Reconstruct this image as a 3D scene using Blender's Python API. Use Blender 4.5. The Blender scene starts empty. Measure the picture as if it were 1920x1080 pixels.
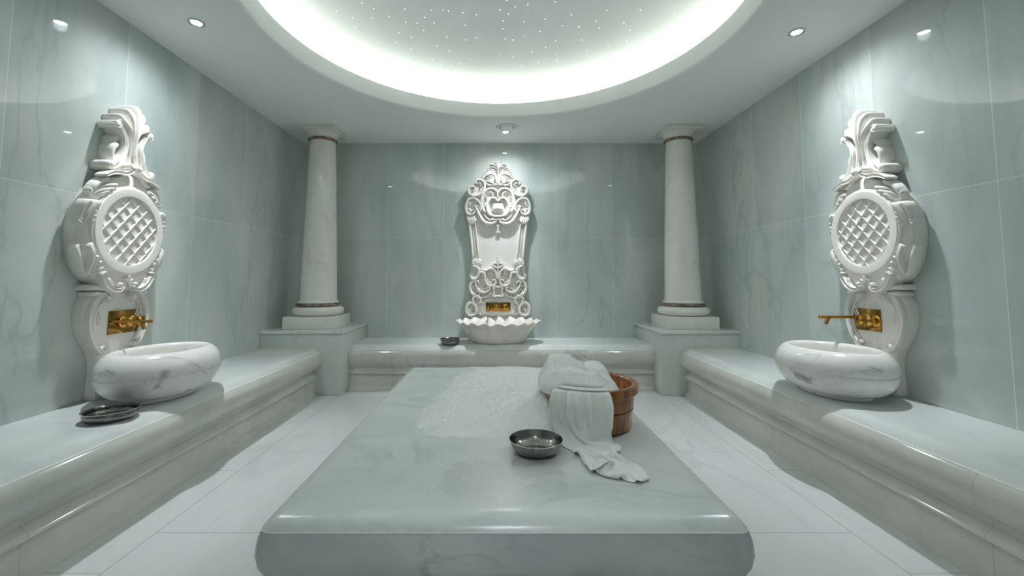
import bpy, bmesh, math, random
from math import sin, cos, pi, sqrt, atan2, radians, hypot
from mathutils import Vector, Matrix, noise

random.seed(7)
sc = bpy.context.scene
COL = sc.collection

# ------------------------------------------------------------------ sizes (metres)
XL, XR, YB, YF, H = -2.24, 2.283, 4.893, -0.6, 2.644
ZB = 0.4335                      # top of the benches and of the middle slab

# ------------------------------------------------------------------ materials
def new_mat(name):
    m = bpy.data.materials.new(name); m.use_nodes = True
    nt = m.node_tree
    b = nt.nodes['Principled BSDF']
    return m, nt, b

def N(nt, kind, **kw):
    n = nt.nodes.new(kind)
    for k, v in kw.items():
        if k in n.inputs: n.inputs[k].default_value = v
        else: setattr(n, k, v)
    return n

def plain(name, col, rough=.4, metal=0., **kw):
    m, nt, b = new_mat(name)
    b.inputs['Base Color'].default_value = (*col, 1)
    b.inputs['Roughness'].default_value = rough
    b.inputs['Metallic'].default_value = metal
    for k, v in kw.items(): b.inputs[k].default_value = v
    return m

def ramp(nt, fac, stops):
    r = nt.nodes.new('ShaderNodeValToRGB')
    els = r.color_ramp.elements
    while len(els) < len(stops): els.new(.5)
    for e, (p, c) in zip(els, stops):
        e.position = p; e.color = (*c, 1) if len(c) == 3 else c
    nt.links.new(fac, r.inputs[0])
    return r

def marble(name, base, cloud, vein, rough=.15, scale=1., vein_amt=.6, stretch=(1, 1, 1), rot=(0, 0, 0),
           tile=None, grout=(.75, .77, .74), bump=.0, seed=0., spots=None, vein_w=.035, rough2=None, tilevar=.03, spec=.5):
    """Polished veined marble; tile = (axis_a, axis_b, width, height, offset_a, offset_b) adds thin grout joints."""
    m, nt, b = new_mat(name)
    L = nt.links.new
    tc = nt.nodes.new('ShaderNodeTexCoord')
    mp = N(nt, 'ShaderNodeMapping')
    mp.inputs['Location'].default_value = (seed, seed * 1.7, seed * .6)
    mp.inputs['Rotation'].default_value = rot
    mp.inputs['Scale'].default_value = tuple(scale * s for s in stretch)
    L(tc.outputs['Object'], mp.inputs[0])
    n1 = N(nt, 'ShaderNodeTexNoise', Scale=1.3, Detail=6., Roughness=.6, Distortion=.6)
    L(mp.outputs[0], n1.inputs['Vector'])
    cl = ramp(nt, n1.outputs[0], [(.30, cloud), (.62, base)])
    n2 = N(nt, 'ShaderNodeTexNoise', Scale=1.1, Detail=5., Roughness=.55, Distortion=1.4)
    L(mp.outputs[0], n2.inputs['Vector'])
    s = N(nt, 'ShaderNodeMath', operation='SUBTRACT'); s.inputs[1].default_value = .5
    L(n2.outputs[0], s.inputs[0])
    a = N(nt, 'ShaderNodeMath', operation='ABSOLUTE'); L(s.outputs[0], a.inputs[0])
    vr = ramp(nt, a.outputs[0], [(0., (1, 1, 1)), (vein_w, (0, 0, 0))])
    n3 = N(nt, 'ShaderNodeTexNoise', Scale=.9, Detail=2.)
    L(mp.outputs[0], n3.inputs['Vector'])
    vm = ramp(nt, n3.outputs[0], [(.45, (0, 0, 0)), (.65, (1, 1, 1))])
    mu = N(nt, 'ShaderNodeMath', operation='MULTIPLY'); L(vr.outputs[0], mu.inputs[0]); L(vm.outputs[0], mu.inputs[1])
    mv = N(nt, 'ShaderNodeMath', operation='MULTIPLY'); L(mu.outputs[0], mv.inputs[0]); mv.inputs[1].default_value = vein_amt
    mx = N(nt, 'ShaderNodeMix', data_type='RGBA')
    L(mv.outputs[0], mx.inputs[0]); L(cl.outputs[0], mx.inputs[6]); mx.inputs[7].default_value = (*vein, 1)
    col = mx.outputs[2]
    if spots:
        n4 = N(nt, 'ShaderNodeTexNoise', Scale=spots[1], Detail=4., Roughness=.65, Distortion=.8)
        L(mp.outputs[0], n4.inputs['Vector'])
        sr = ramp(nt, n4.outputs[0], [(spots[2], (0, 0, 0)), (spots[2] + .1, (spots[3],) * 3)])
        m2 = N(nt, 'ShaderNodeMix', data_type='RGBA')
        L(sr.outputs[0], m2.inputs[0]); L(col, m2.inputs[6]); m2.inputs[7].default_value = (*spots[0], 1)
        col = m2.outputs[2]
    # fine grain
    n5 = N(nt, 'ShaderNodeTexNoise', Scale=220., Detail=1.)
    L(tc.outputs['Object'], n5.inputs['Vector'])
    gr = ramp(nt, n5.outputs[0], [(.3, (.97, .97, .97)), (.7, (1.02, 1.02, 1.02))])
    m3 = N(nt, 'ShaderNodeMix', data_type='RGBA', blend_type='MULTIPLY'); m3.inputs[0].default_value = 1.
    L(col, m3.inputs[6]); L(gr.outputs[0], m3.inputs[7]); col = m3.outputs[2]
    hgt = None
    if tile:
        sx = nt.nodes.new('ShaderNodeSeparateXYZ'); L(tc.outputs['Object'], sx.inputs[0])
        cb = nt.nodes.new('ShaderNodeCombineXYZ')
        for k, (ax, off) in enumerate(((tile[0], tile[4]), (tile[1], tile[5]))):
            ad = N(nt, 'ShaderNodeMath', operation='SUBTRACT'); L(sx.outputs['XYZ'.index(ax)], ad.inputs[0]); ad.inputs[1].default_value = off
            L(ad.outputs[0], cb.inputs[k])
        bt = N(nt, 'ShaderNodeTexBrick', offset=0., squash=1.)
        bt.inputs['Scale'].default_value = 1.; bt.inputs['Brick Width'].default_value = tile[2]; bt.inputs['Row Height'].default_value = tile[3]
        bt.inputs['Mortar Size'].default_value = .0022; bt.inputs['Mortar Smooth'].default_value = .2
        bt.inputs['Color1'].default_value = (1 - tilevar,) * 3 + (1,); bt.inputs['Color2'].default_value = (1 + tilevar,) * 3 + (1,)
        L(cb.outputs[0], bt.inputs['Vector'])
        m4 = N(nt, 'ShaderNodeMix', data_type='RGBA', blend_type='MULTIPLY'); m4.inputs[0].default_value = 1.
        L(col, m4.inputs[6]); L(bt.outputs['Color'], m4.inputs[7])
        m5 = N(nt, 'ShaderNodeMix', data_type='RGBA'); L(bt.outputs['Fac'], m5.inputs[0]); L(m4.outputs[2], m5.inputs[6]); m5.inputs[7].default_value = (*grout, 1)
        col = m5.outputs[2]; hgt = bt.outputs['Fac']
    L(col, b.inputs['Base Color'])
    b.inputs['Roughness'].default_value = rough
    b.inputs['Specular IOR Level'].default_value = spec
    if rough2 is not None:
        n6 = N(nt, 'ShaderNodeTexNoise', Scale=3.5, Detail=5., Roughness=.7)
        L(tc.outputs['Object'], n6.inputs['Vector'])
        mr = N(nt, 'ShaderNodeMapRange'); mr.inputs['From Min'].default_value = .35; mr.inputs['From Max'].default_value = .65
        mr.inputs['To Min'].default_value = rough; mr.inputs['To Max'].default_value = rough2
        L(n6.outputs[0], mr.inputs['Value']); L(mr.outputs[0], b.inputs['Roughness'])
    if bump:
        n7 = N(nt, 'ShaderNodeTexNoise', Scale=9., Detail=3., Roughness=.6)
        mp7 = N(nt, 'ShaderNodeMapping'); mp7.inputs['Scale'].default_value = (1., 2.2, 1.); L(tc.outputs['Object'], mp7.inputs[0]); L(mp7.outputs[0], n7.inputs['Vector'])
        bp = N(nt, 'ShaderNodeBump'); bp.inputs['Strength'].default_value = bump; bp.inputs['Distance'].default_value = .01
        L(n7.outputs[0], bp.inputs['Height']); L(bp.outputs[0], b.inputs['Normal'])
    return m

WALLC = dict(base=(.63, .655, .618), cloud=(.435, .51, .498), vein=(.25, .31, .31), rough=.028, vein_w=.022, vein_amt=.30, tilevar=.055, spec=.5)
M = {}
M['wall_l'] = marble('wall_marble_left', stretch=(1, 1.3, .45), rot=(.45, 0, 0), tile=('Y', 'Z', .62, 1.12, 1.920 - .62 * 6, 1.549 - 1.12 * 2), seed=1., **WALLC)
M['wall_r'] = marble('wall_marble_right', stretch=(1, 1.3, .45), rot=(.45, 0, 0), tile=('Y', 'Z', .62, 1.12, 1.953 - .62 * 6, 1.543 - 1.12 * 2), seed=4.3, **WALLC)
M['wall_b'] = marble('wall_marble_back', stretch=(1.3, 1, .4), rot=(0, .5, 0), tile=('X', 'Z', .636, 1.12, -1.249 - .636 * 2, 1.545 - 1.12 * 2), seed=7.7, **WALLC)
M['floor'] = marble('floor_marble', (.72, .73, .725), (.65, .665, .66), (.42, .46, .46), rough=.24, vein_amt=.3, stretch=(1.2, .5, 1), rot=(0, 0, .4),
                    bump=.06, seed=2.1)
M['bench_top'] = marble('bench_top_marble', (.71, .735, .715), (.615, .65, .63), (.36, .41, .41), rough=.16, vein_amt=.3, seed=3.3, rough2=.21, bump=.05)
M['bench'] = marble('bench_marble', (.68, .67, .605), (.55, .56, .51), (.36, .38, .36), rough=.12, vein_amt=.22, scale=1.6, seed=5.5,
                    tile=('Y', 'X', 1.16, 60., .46, -30.), grout=(.52, .52, .48), tilevar=.02)
M['bench_b'] = marble('bench_marble_back', (.70, .67, .61), (.57, .56, .52), (.31, .35, .36), rough=.12, vein_amt=.7, scale=1.7, seed=9.5,
                      tile=('X', 'Y', .735, 60., -1.04, -30.), grout=(.52, .52, .48), tilevar=.02)
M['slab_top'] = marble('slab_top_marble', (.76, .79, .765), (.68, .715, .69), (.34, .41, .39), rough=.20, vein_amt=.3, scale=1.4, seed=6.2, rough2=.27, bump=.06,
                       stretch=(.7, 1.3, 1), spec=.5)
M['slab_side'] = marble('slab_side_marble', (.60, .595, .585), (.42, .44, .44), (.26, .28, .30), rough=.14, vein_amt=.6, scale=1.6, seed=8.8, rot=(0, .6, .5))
M['pedestal'] = marble('pedestal_marble', (.66, .68, .64), (.56, .60, .565), (.40, .44, .43), rough=.14, vein_amt=.4, scale=1.5, seed=3.9, stretch=(1, 1, .6))
M['column'] = marble('column_marble', (.80, .79, .73), (.70, .69, .64), (.50, .48, .43), rough=.10, vein_amt=.35, scale=1.5, seed=1.9, stretch=(1.4, 1.4, .5),
                     spots=((.50, .42, .34), 4., .66, .5))
M['carved'] = marble('carved_marble', (.83, .805, .755), (.78, .75, .70), (.62, .55, .49), rough=.24, vein_amt=.2, scale=3., seed=2.7)
M['basin'] = marble('basin_marble', (.87, .845, .81), (.77, .745, .72), (.40, .36, .34), rough=.16, vein_amt=.4, scale=3., seed=4.9, stretch=(1, 1, 1.4), vein_w=.02,
                    spots=((.27, .24, .235), 1.7, .60, .8))
M['shell'] = marble('shell_basin_marble', (.88, .82, .76), (.74, .67, .62), (.42, .34, .30), rough=.16, vein_amt=.45, scale=2.6, seed=11.4, rot=(0, .7, 0))
M['grout'] = plain('grout', (.80, .80, .76), .7)
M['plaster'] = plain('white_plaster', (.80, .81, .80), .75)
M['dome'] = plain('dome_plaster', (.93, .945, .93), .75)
M['granite'] = None
m, nt, b = new_mat('brown_granite')
n = N(nt, 'ShaderNodeTexVoronoi', Scale=110.); tc = nt.nodes.new('ShaderNodeTexCoord'); nt.links.new(tc.outputs['Object'], n.inputs['Vector'])
n2 = N(nt, 'ShaderNodeTexNoise', Scale=60., Detail=4.); nt.links.new(tc.outputs['Object'], n2.inputs['Vector'])
r = ramp(nt, n2.outputs[0], [(.35, (.055, .035, .025)), (.52, (.20, .135, .095)), (.68, (.46, .37, .29))])
nt.links.new(r.outputs[0], b.inputs['Base Color']); b.inputs['Roughness'].default_value = .15
M['granite'] = m
M['gold'] = plain('polished_brass', (.52, .28, .06), .07, 1.)
M['gold_plate'] = plain('brass_plate', (.34, .19, .05), .13, 1.)
M['dark'] = plain('dark_opening_and_rim_shade', (.03, .03, .03), .6)
M['chrome'] = plain('chrome', (.75, .76, .77), .15, 1.)
M['water'] = None

def steel(name, col, rough):
    m, nt, b = new_mat(name)
    tc = nt.nodes.new('ShaderNodeTexCoord')
    n = N(nt, 'ShaderNodeTexVoronoi', Scale=70., feature='SMOOTH_F1'); nt.links.new(tc.outputs['Object'], n.inputs['Vector'])
    bp = N(nt, 'ShaderNodeBump'); bp.inputs['Strength'].default_value = .12; bp.inputs['Distance'].default_value = .01
    nt.links.new(n.outputs['Distance'], bp.inputs['Height']); nt.links.new(bp.outputs[0], b.inputs['Normal'])
    n2 = N(nt, 'ShaderNodeTexNoise', Scale=14., Detail=4.); nt.links.new(tc.outputs['Object'], n2.inputs['Vector'])
    r = ramp(nt, n2.outputs[0], [(.35, tuple(c * .75 for c in col)), (.65, col)])
    nt.links.new(r.outputs[0], b.inputs['Base Color'])
    b.inputs['Metallic'].default_value = 1.; b.inputs['Roughness'].default_value = rough
    return m
M['steel'] = steel('hammered_metal', (.30, .29, .275), .18)

def wood(name, c0, c1, c2, seed):
    m, nt, b = new_mat(name)
    tc = nt.nodes.new('ShaderNodeTexCoord')
    mp = N(nt, 'ShaderNodeMapping'); mp.inputs['Scale'].default_value = (14, 14, 1.6); mp.inputs['Location'].default_value = (seed, seed, seed)
    nt.links.new(tc.outputs['Object'], mp.inputs[0])
    n = N(nt, 'ShaderNodeTexNoise', Scale=2.2, Detail=6., Roughness=.6, Distortion=.5); nt.links.new(mp.outputs[0], n.inputs['Vector'])
    r = ramp(nt, n.outputs[0], [(.32, c0), (.5, c1), (.68, c2)])
    nt.links.new(r.outputs[0], b.inputs['Base Color']); b.inputs['Roughness'].default_value = .22
    b.inputs['Coat Weight'].default_value = .4; b.inputs['Coat Roughness'].default_value = .12
    return m
WOOD = [wood('tub_wood_%s' % n, *c) for n, c in (('dark', ((.13, .036, .008), (.27, .085, .018), (.40, .15, .034), 0.)), ('mid', ((.19, .058, .011), (.37, .125, .025), (.53, .21, .045), 3.)),
                                                ('light', ((.26, .08, .015), (.47, .17, .034), (.64, .28, .065), 7.)))]
M['hoop'] = plain('dark_groove', (.055, .022, .010), .4)

def foam_mat():
    m, nt, b = new_mat('soap_foam')
    tc = nt.nodes.new('ShaderNodeTexCoord')
    v = N(nt, 'ShaderNodeTexVoronoi', Scale=300., feature='F1'); nt.links.new(tc.outputs['Object'], v.inputs['Vector'])
    bp = N(nt, 'ShaderNodeBump', invert=True); bp.inputs['Strength'].default_value = .45; bp.inputs['Distance'].default_value = .003
    nt.links.new(v.outputs['Distance'], bp.inputs['Height']); nt.links.new(bp.outputs[0], b.inputs['Normal'])
    r = ramp(nt, v.outputs['Distance'], [(0., (.86, .90, .885)), (.6, (.93, .95, .945))])
    nt.links.new(r.outputs[0], b.inputs['Base Color'])
    b.inputs['Roughness'].default_value = .18; b.inputs['Specular IOR Level'].default_value = .5
    return m
M['foam'] = foam_mat()

def film_mat(name, bump, scale):
    """thin clear water / bubble skin: see-through with a Fresnel sheen"""
    m = bpy.data.materials.new(name); m.use_nodes = True
    nt = m.node_tree; nt.nodes.clear(); L = nt.links.new
    out = nt.nodes.new('ShaderNodeOutputMaterial')
    t = nt.nodes.new('ShaderNodeBsdfTransparent'); t.inputs[0].default_value = (1, 1, 1, 1)
    g = nt.nodes.new('ShaderNodeBsdfGlossy'); g.inputs['Roughness'].default_value = .03
    mx = nt.nodes.new('ShaderNodeMixShader')
    tc = nt.nodes.new('ShaderNodeTexCoord')
    n = N(nt, 'ShaderNodeTexNoise', Scale=scale, Detail=3., Distortion=.8); L(tc.outputs['Object'], n.inputs['Vector'])
    bp = N(nt, 'ShaderNodeBump'); bp.inputs['Strength'].default_value = bump; bp.inputs['Distance'].default_value = .01
    L(n.outputs[0], bp.inputs['Height']); L(bp.outputs[0], g.inputs['Normal'])
    ge = nt.nodes.new('ShaderNodeNewGeometry'); dt = N(nt, 'ShaderNodeVectorMath', operation='DOT_PRODUCT'); L(ge.outputs['Incoming'], dt.inputs[0]); L(bp.outputs[0], dt.inputs[1])
    def mm(op, a, b_=None):
        q = nt.nodes.new('ShaderNodeMath'); q.operation = op
        for i_, v_ in enumerate((a, b_)):
            if v_ is None: continue
            if isinstance(v_, (int, float)): q.inputs[i_].default_value = v_
            else: L(v_, q.inputs[i_])
        return q.outputs[0]
    sch = mm('ADD', mm('MULTIPLY', mm('POWER', mm('MAXIMUM', mm('SUBTRACT', 1., mm('ABSOLUTE', dt.outputs['Value'])), 0.), 5.), .96), .025)
    L(sch, mx.inputs[0]); L(t.outputs[0], mx.inputs[1]); L(g.outputs[0], mx.inputs[2]); L(mx.outputs[0], out.inputs[0])
    return m
M['water'] = film_mat('clear_water', .35, 26.)
M['bubble'] = film_mat('bubble_skin', 0., 1.)

def cloth_mat():
    m, nt, b = new_mat('cotton_cloth')
    tc = nt.nodes.new('ShaderNodeTexCoord')
    n = N(nt, 'ShaderNodeTexNoise', Scale=260., Detail=2.); nt.links.new(tc.outputs['Object'], n.inputs['Vector'])
    bp = N(nt, 'ShaderNodeBump'); bp.inputs['Strength'].default_value = .12; bp.inputs['Distance'].default_value = .004
    nt.links.new(n.outputs[0], bp.inputs['Height']); nt.links.new(bp.outputs[0], b.inputs['Normal'])
    b.inputs['Base Color'].default_value = (.92, .915, .885, 1); b.inputs['Roughness'].default_value = .8
    b.inputs['Sheen Weight'].default_value = .2
    return m
M['cloth'] = cloth_mat()

def emit(name, col, strength):
    m = bpy.data.materials.new(name); m.use_nodes = True
    nt = m.node_tree; nt.nodes.clear()
    o = nt.nodes.new('ShaderNodeOutputMaterial'); e = nt.nodes.new('ShaderNodeEmission')
    e.inputs[0].default_value = (*col, 1); e.inputs[1].default_value = strength
    nt.links.new(e.outputs[0], o.inputs[0])
    return m
M['lens'] = emit('lamp_lens', (.93, .97, 1.), 30.)
M['star'] = emit('star_point', (.95, 1., 1.), 5.)
M['led'] = emit('cove_led', (.97, 1., .925), 600.)

# ------------------------------------------------------------------ objects
def obj(name, bm, mat, parent=None, smooth=38, recalc=True, base=None, kind=None):
    if recalc: bmesh.ops.recalc_face_normals(bm, faces=bm.faces)
    me = bpy.data.meshes.new(name)
    bm.to_mesh(me); bm.free()
    me.materials.append(mat)
    if smooth:
        me.shade_smooth()
        if smooth < 180: me.set_sharp_from_angle(angle=radians(smooth))
    o = bpy.data.objects.new(name, me); COL.objects.link(o)
    if parent: o.parent = parent
    if base: o.location = base
    if kind: o['kind'] = kind
    return o

def thing(name, label, cat, loc=(0, 0, 0), rz=0., group=None):
    o = bpy.data.objects.new(name, None); COL.objects.link(o)
    o.empty_display_size = .05
    o.location = loc; o.rotation_euler = (0, 0, rz)
    o['label'] = label; o['category'] = cat
    if group: o['group'] = group
    return o

def tag(o, label, cat, group=None, kind=None):
    o['label'] = label; o['category'] = cat
    if group: o['group'] = group
    if kind: o['kind'] = kind
    return o

def dup(root, loc, rz, label, group=None):
    r = root.copy(); COL.objects.link(r); r.location = loc; r.rotation_euler = (0, 0, rz); r['label'] = label
    if group: r['group'] = group
    for ch in list(root.children):
        c = ch.copy(); COL.objects.link(c); c.parent = r
        for g in list(ch.children):
            d = g.copy(); COL.objects.link(d); d.parent = c
    return r

# ------------------------------------------------------------------ mesh helpers
def box(bm, x0, x1, y0, y1, z0, z1, bev=0., seg=2):
    vs = [bm.verts.new((x, y, z)) for x in (x0, x1) for y in (y0, y1) for z in (z0, z1)]
    fs = [bm.faces.new([vs[i] for i in f]) for f in ((0, 1, 3, 2), (4, 6, 7, 5), (0, 4, 5, 1), (2, 3, 7, 6), (0, 2, 6, 4), (1, 5, 7, 3))]
    if bev:
        es = list({e for f in fs for e in f.edges})
        bmesh.ops.bevel(bm, geom=es, offset=bev, segments=seg, profile=.5, affect='EDGES')

def lathe(bm, prof, seg=64, c=(0, 0, 0), sx=1., sy=1., cap0=True, cap1=True, a0=0., a1=2 * pi):
    """prof = [(radius, z)]; sx, sy scale the radius (functions of nothing): an oval turned piece"""
    full = abs(a1 - a0 - 2 * pi) < 1e-6
    n = seg if full else seg + 1
    rows = []
    for r, z in prof:
        rows.append([bm.verts.new((c[0] + sx * r * cos(a0 + (a1 - a0) * k / seg), c[1] + sy * r * sin(a0 + (a1 - a0) * k / seg), c[2] + z)) for k in range(n)])
    for i in range(len(rows) - 1):
        for k in range(seg):
            q = (k + 1) % n
            bm.faces.new((rows[i][k], rows[i][q], rows[i + 1][q], rows[i + 1][k]))
    if cap0 and prof[0][0] > 1e-6: bm.faces.new(rows[0])
    if cap1 and prof[-1][0] > 1e-6: bm.faces.new(rows[-1])
    return rows

def oval(bm, a, b, rows_, seg=72, c=(0, 0, 0), cap0=True, cap1=True):
    """rows_ = [(inset, z)]: concentric ovals with half axes (a - inset, b - inset)"""
    rows = []
    for ins, z in rows_:
        rows.append([bm.verts.new((c[0] + (b - ins) * cos(2 * pi * k / seg), c[1] + (a - ins) * sin(2 * pi * k / seg), c[2] + z)) for k in range(seg)])
    for i in range(len(rows) - 1):
        for k in range(seg):
            q = (k + 1) % seg
            bm.faces.new((rows[i][k], rows[i][q], rows[i + 1][q], rows[i + 1][k]))
    if cap0: bm.faces.new(rows[0])
    if cap1: bm.faces.new(rows[-1])

def catmull(pts, per=6, closed=False):
    """pts: tuples of any length; returns a smooth resampled list"""
    n = len(pts); out = []
    segs = n if closed else n - 1
    for i in range(segs):
        if closed: p = [pts[(i + k) % n] for k in (-1, 0, 1, 2)]
        else: p = [pts[max(0, i - 1)], pts[i], pts[i + 1], pts[min(n - 1, i + 2)]]
        for s in range(per):
            t = s / per
            out.append(tuple(.5 * (2 * b + (c - a) * t + (2 * a - 5 * b + 4 * c - d) * t * t + (3 * b - a - 3 * c + d) * t ** 3) for a, b, c, d in zip(*p)))
    if not closed: out.append(tuple(pts[-1]))
    return out

PROF = {
    'round': [(cos(pi - pi * k / 8), sin(pi * k / 8)) for k in range(9)],
    'deep': [(-1, 0), (-1, .55), (-.95, .74), (-.75, .90), (-.4, .98), (0, 1), (.4, .98), (.75, .90), (.95, .74), (1, .55), (1, 0)],
    'strap': [(-1, 0), (-1, .78), (-.9, .93), (-.72, 1), (-.5, .985), (-.3, .90), (0, .86), (.3, .90), (.5, .985), (.72, 1), (.9, .93), (1, .78), (1, 0)],
    'bead': [(-1, 0), (-.97, .5), (-.8, .8), (-.45, .97), (0, 1), (.45, .97), (.8, .8), (.97, .5), (1, 0)],
    'groove': [(-1, 0), (-1, .8), (-.85, 1), (-.6, .9), (-.45, .62), (0, .5), (.45, .62), (.6, .9), (.85, 1), (1, .8), (1, 0)],
}

def sweep(bm, pts, w0, w1, prof='round', per=5, s=1., ends=(1, 1), v0=0.):
    """pts = [(u, v, halfwidth[, height factor])] in the wall plane; the section stands from depth w0 to w1.
    Local axes: x = u, y = -depth, z = v.  s = -1 mirrors about u = 0."""
    P = catmull([(p[0], p[1], p[2], p[3] if len(p) > 3 else 1.) for p in pts], per)
    Q = []
    for i, p in enumerate(P):
        a = P[max(0, i - 1)]; b = P[min(len(P) - 1, i + 1)]
        tx, tz = b[0] - a[0], b[1] - a[1]; l = hypot(tx, tz) or 1e-9
        Q.append([p[0], p[1], max(p[2], .0004), p[3], tx / l, tz / l])
    def cap(q, sg):
        out = []
        for an in (35, 62, 80):
            k = radians(an)
            out.append([q[0] + sg * q[4] * q[2] * sin(k), q[1] + sg * q[5] * q[2] * sin(k), q[2] * cos(k), q[3] * (.62 + .38 * cos(k)), q[4], q[5]])
        return out
    R = (list(reversed(cap(Q[0], -1))) if ends[0] else []) + Q + (cap(Q[-1], 1) if ends[1] else [])
    rows = []
    for u, v, r, hf, tx, tz in R:
        rows.append([bm.verts.new((s * (u - tz * r * a), -(w0 + (w1 - w0) * hf * h), v + tx * r * a - v0)) for a, h in PROF[prof]])
    m = len(PROF[prof])
    for i in range(len(rows) - 1):
        for k in range(m - 1):
            bm.faces.new((rows[i][k], rows[i][k + 1], rows[i + 1][k + 1], rows[i + 1][k]))
        bm.faces.new((rows[i][m - 1], rows[i][0], rows[i + 1][0], rows[i + 1][m - 1]))
    bm.faces.new(rows[0]); bm.faces.new(rows[-1])

def dome(bm, u, v, ru, rv, w0, w1, s=1., v0=0., seg=20, rings=5):
    rows = []
    for j in range(rings):
        a = pi / 2 * j / rings
        rows.append([bm.verts.new((s * (u + ru * cos(a) * cos(2 * pi * k / seg)), -(w0 + (w1 - w0) * sin(a)), v - v0 + rv * cos(a) * sin(2 * pi * k / seg))) for k in range(seg)])
    top = bm.verts.new((s * u, -w1, v - v0))
    for j in range(rings - 1):
        for k in range(seg):
            q = (k + 1) % seg
            bm.faces.new((rows[j][k], rows[j][q], rows[j + 1][q], rows[j + 1][k]))
    for k in range(seg): bm.faces.new((rows[-1][k], rows[-1][(k + 1) % seg], top))
    bm.faces.new(rows[0])

def peg(bm, u, v, r, w0, w1, s=1., v0=0., seg=20):
    rows = [[bm.verts.new((s * (u + rr * cos(2 * pi * k / seg)), -w, v - v0 + rr * sin(2 * pi * k / seg))) for k in range(seg)] for rr, w in ((r, w0), (r, w1 - .45 * r), (r * .93, w1 - .2 * r), (r * .72, w1 - .05 * r), (r * .35, w1))]
    for j in range(4):
        for k in range(seg):
            q = (k + 1) % seg; bm.faces.new((rows[j][k], rows[j][q], rows[j + 1][q], rows[j + 1][k]))
    bm.faces.new(rows[0]); bm.faces.new(rows[-1])

def slab_outline(bm, half, w0, w1, bev, v0=0., per=5, straight=False, full=None):
    """half = right half of a symmetric outline from bottom to top; extruded from depth w0 to w1 with a rounded front edge"""
    if full is None:
        h = half if straight else catmull(half, per)
        ring = [(u, v) for u, v in h] + [(-u, v) for u, v in reversed(h) if u > 1e-5]
    else: ring = full
    n = len(ring)
    nor = []
    for i in range(n):
        a, b = ring[i - 1], ring[(i + 1) % n]
        tx, tz = b[0] - a[0], b[1] - a[1]; l = hypot(tx, tz) or 1e-9
        nor.append((tz / l, -tx / l))
    area = sum(ring[i - 1][0] * ring[i][1] - ring[i][0] * ring[i - 1][1] for i in range(n))
    sg = 1 if area > 0 else -1
    rows = []
    for k, (ins, w) in enumerate([(0, w0), (0, w1 - bev), (bev * .13, w1 - bev * .5), (bev * .45, w1 - bev * .15), (bev, w1)]):
        rows.append([bm.verts.new((u - sg * nx * ins, -w, v - sg * nz * ins - v0)) for (u, v), (nx, nz) in zip(ring, nor)])
    for j in range(len(rows) - 1):
        for k in range(n):
            q = (k + 1) % n
            bm.faces.new((rows[j][k], rows[j][q], rows[j + 1][q], rows[j + 1][k]))
    bm.faces.new(rows[-1]); bm.faces.new(rows[0])

def tube(bm, pts, rad, seg=12, per=6, caps=True):
    P = catmull([(*p, r) for p, r in zip(pts, rad)], per)
    rows = []; prev = None
    for i, p in enumerate(P):
        a = Vector(P[max(0, i - 1)][:3]); b = Vector(P[min(len(P) - 1, i + 1)][:3]); t = (b - a).normalized()
        ref = prev if prev is not None else (Vector((0, 0, 1)) if abs(t.z) < .9 else Vector((1, 0, 0)))
        x = (ref - t * ref.dot(t)).normalized(); y = t.cross(x); prev = x
        rows.append([bm.verts.new(Vector(p[:3]) + p[3] * (x * cos(2 * pi * k / seg) + y * sin(2 * pi * k / seg))) for k in range(seg)])
    for i in range(len(rows) - 1):
        for k in range(seg):
            q = (k + 1) % seg
            bm.faces.new((rows[i][k], rows[i][q], rows[i + 1][q], rows[i + 1][k]))
    if caps: bm.faces.new(rows[0]); bm.faces.new(rows[-1])

def spiral(cx, cz, r0, r1, a0, a1, w0, w1, n=10):
    """points of a volute round (cx, cz): radius r0 -> r1, angle a0 -> a1 (degrees), half width w0 -> w1"""
    out = []
    for k in range(n + 1):
        t = k / n; a = radians(a0 + (a1 - a0) * t); r = r0 + (r1 - r0) * t
        out.append((cx + r * cos(a), cz + r * sin(a), w0 + (w1 - w0) * t))
    return out

def extrude_profile(bm, prof, axis, t0, t1):
    """prof = closed list of (a, z): swept along axis 'y' (a is x) or 'x' (a is y)"""
    rows = []
    for t in (t0, t1):
        rows.append([bm.verts.new((a, t, z) if axis == 'y' else (t, a, z)) for a, z in prof])
    n = len(prof)
    for k in range(n):
        q = (k + 1) % n
        bm.faces.new((rows[0][k], rows[0][q], rows[1][q], rows[1][k]))
    bm.faces.new(rows[0]); bm.faces.new(rows[1])

# ================================================================== THE SETTING
def panel_wall(name, pts, mat):
    bm = bmesh.new(); bm.faces.new([bm.verts.new(p) for p in pts]); o = obj(name, bm, mat, smooth=0, recalc=False, kind='structure'); return o
T = .12
def wall_box(name, x0, x1, y0, y1, z0, z1, mat):
    bm = bmesh.new(); box(bm, x0, x1, y0, y1, z0, z1); return obj(name, bm, mat, smooth=0, kind='structure')
HT = H + .85
wall_box('wall_left', XL - T, XL, YF, YB, 0, HT, M['wall_l'])
wall_box('wall_right', XR, XR + T, YF, YB, 0, HT, M['wall_r'])
wall_box('wall_back', XL - T, XR + T, YB, YB + T, 0, HT, M['wall_b'])
wall_box('wall_front', XL - T, XR + T, YF - T, YF, 0, HT, M['wall_b'])
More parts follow.
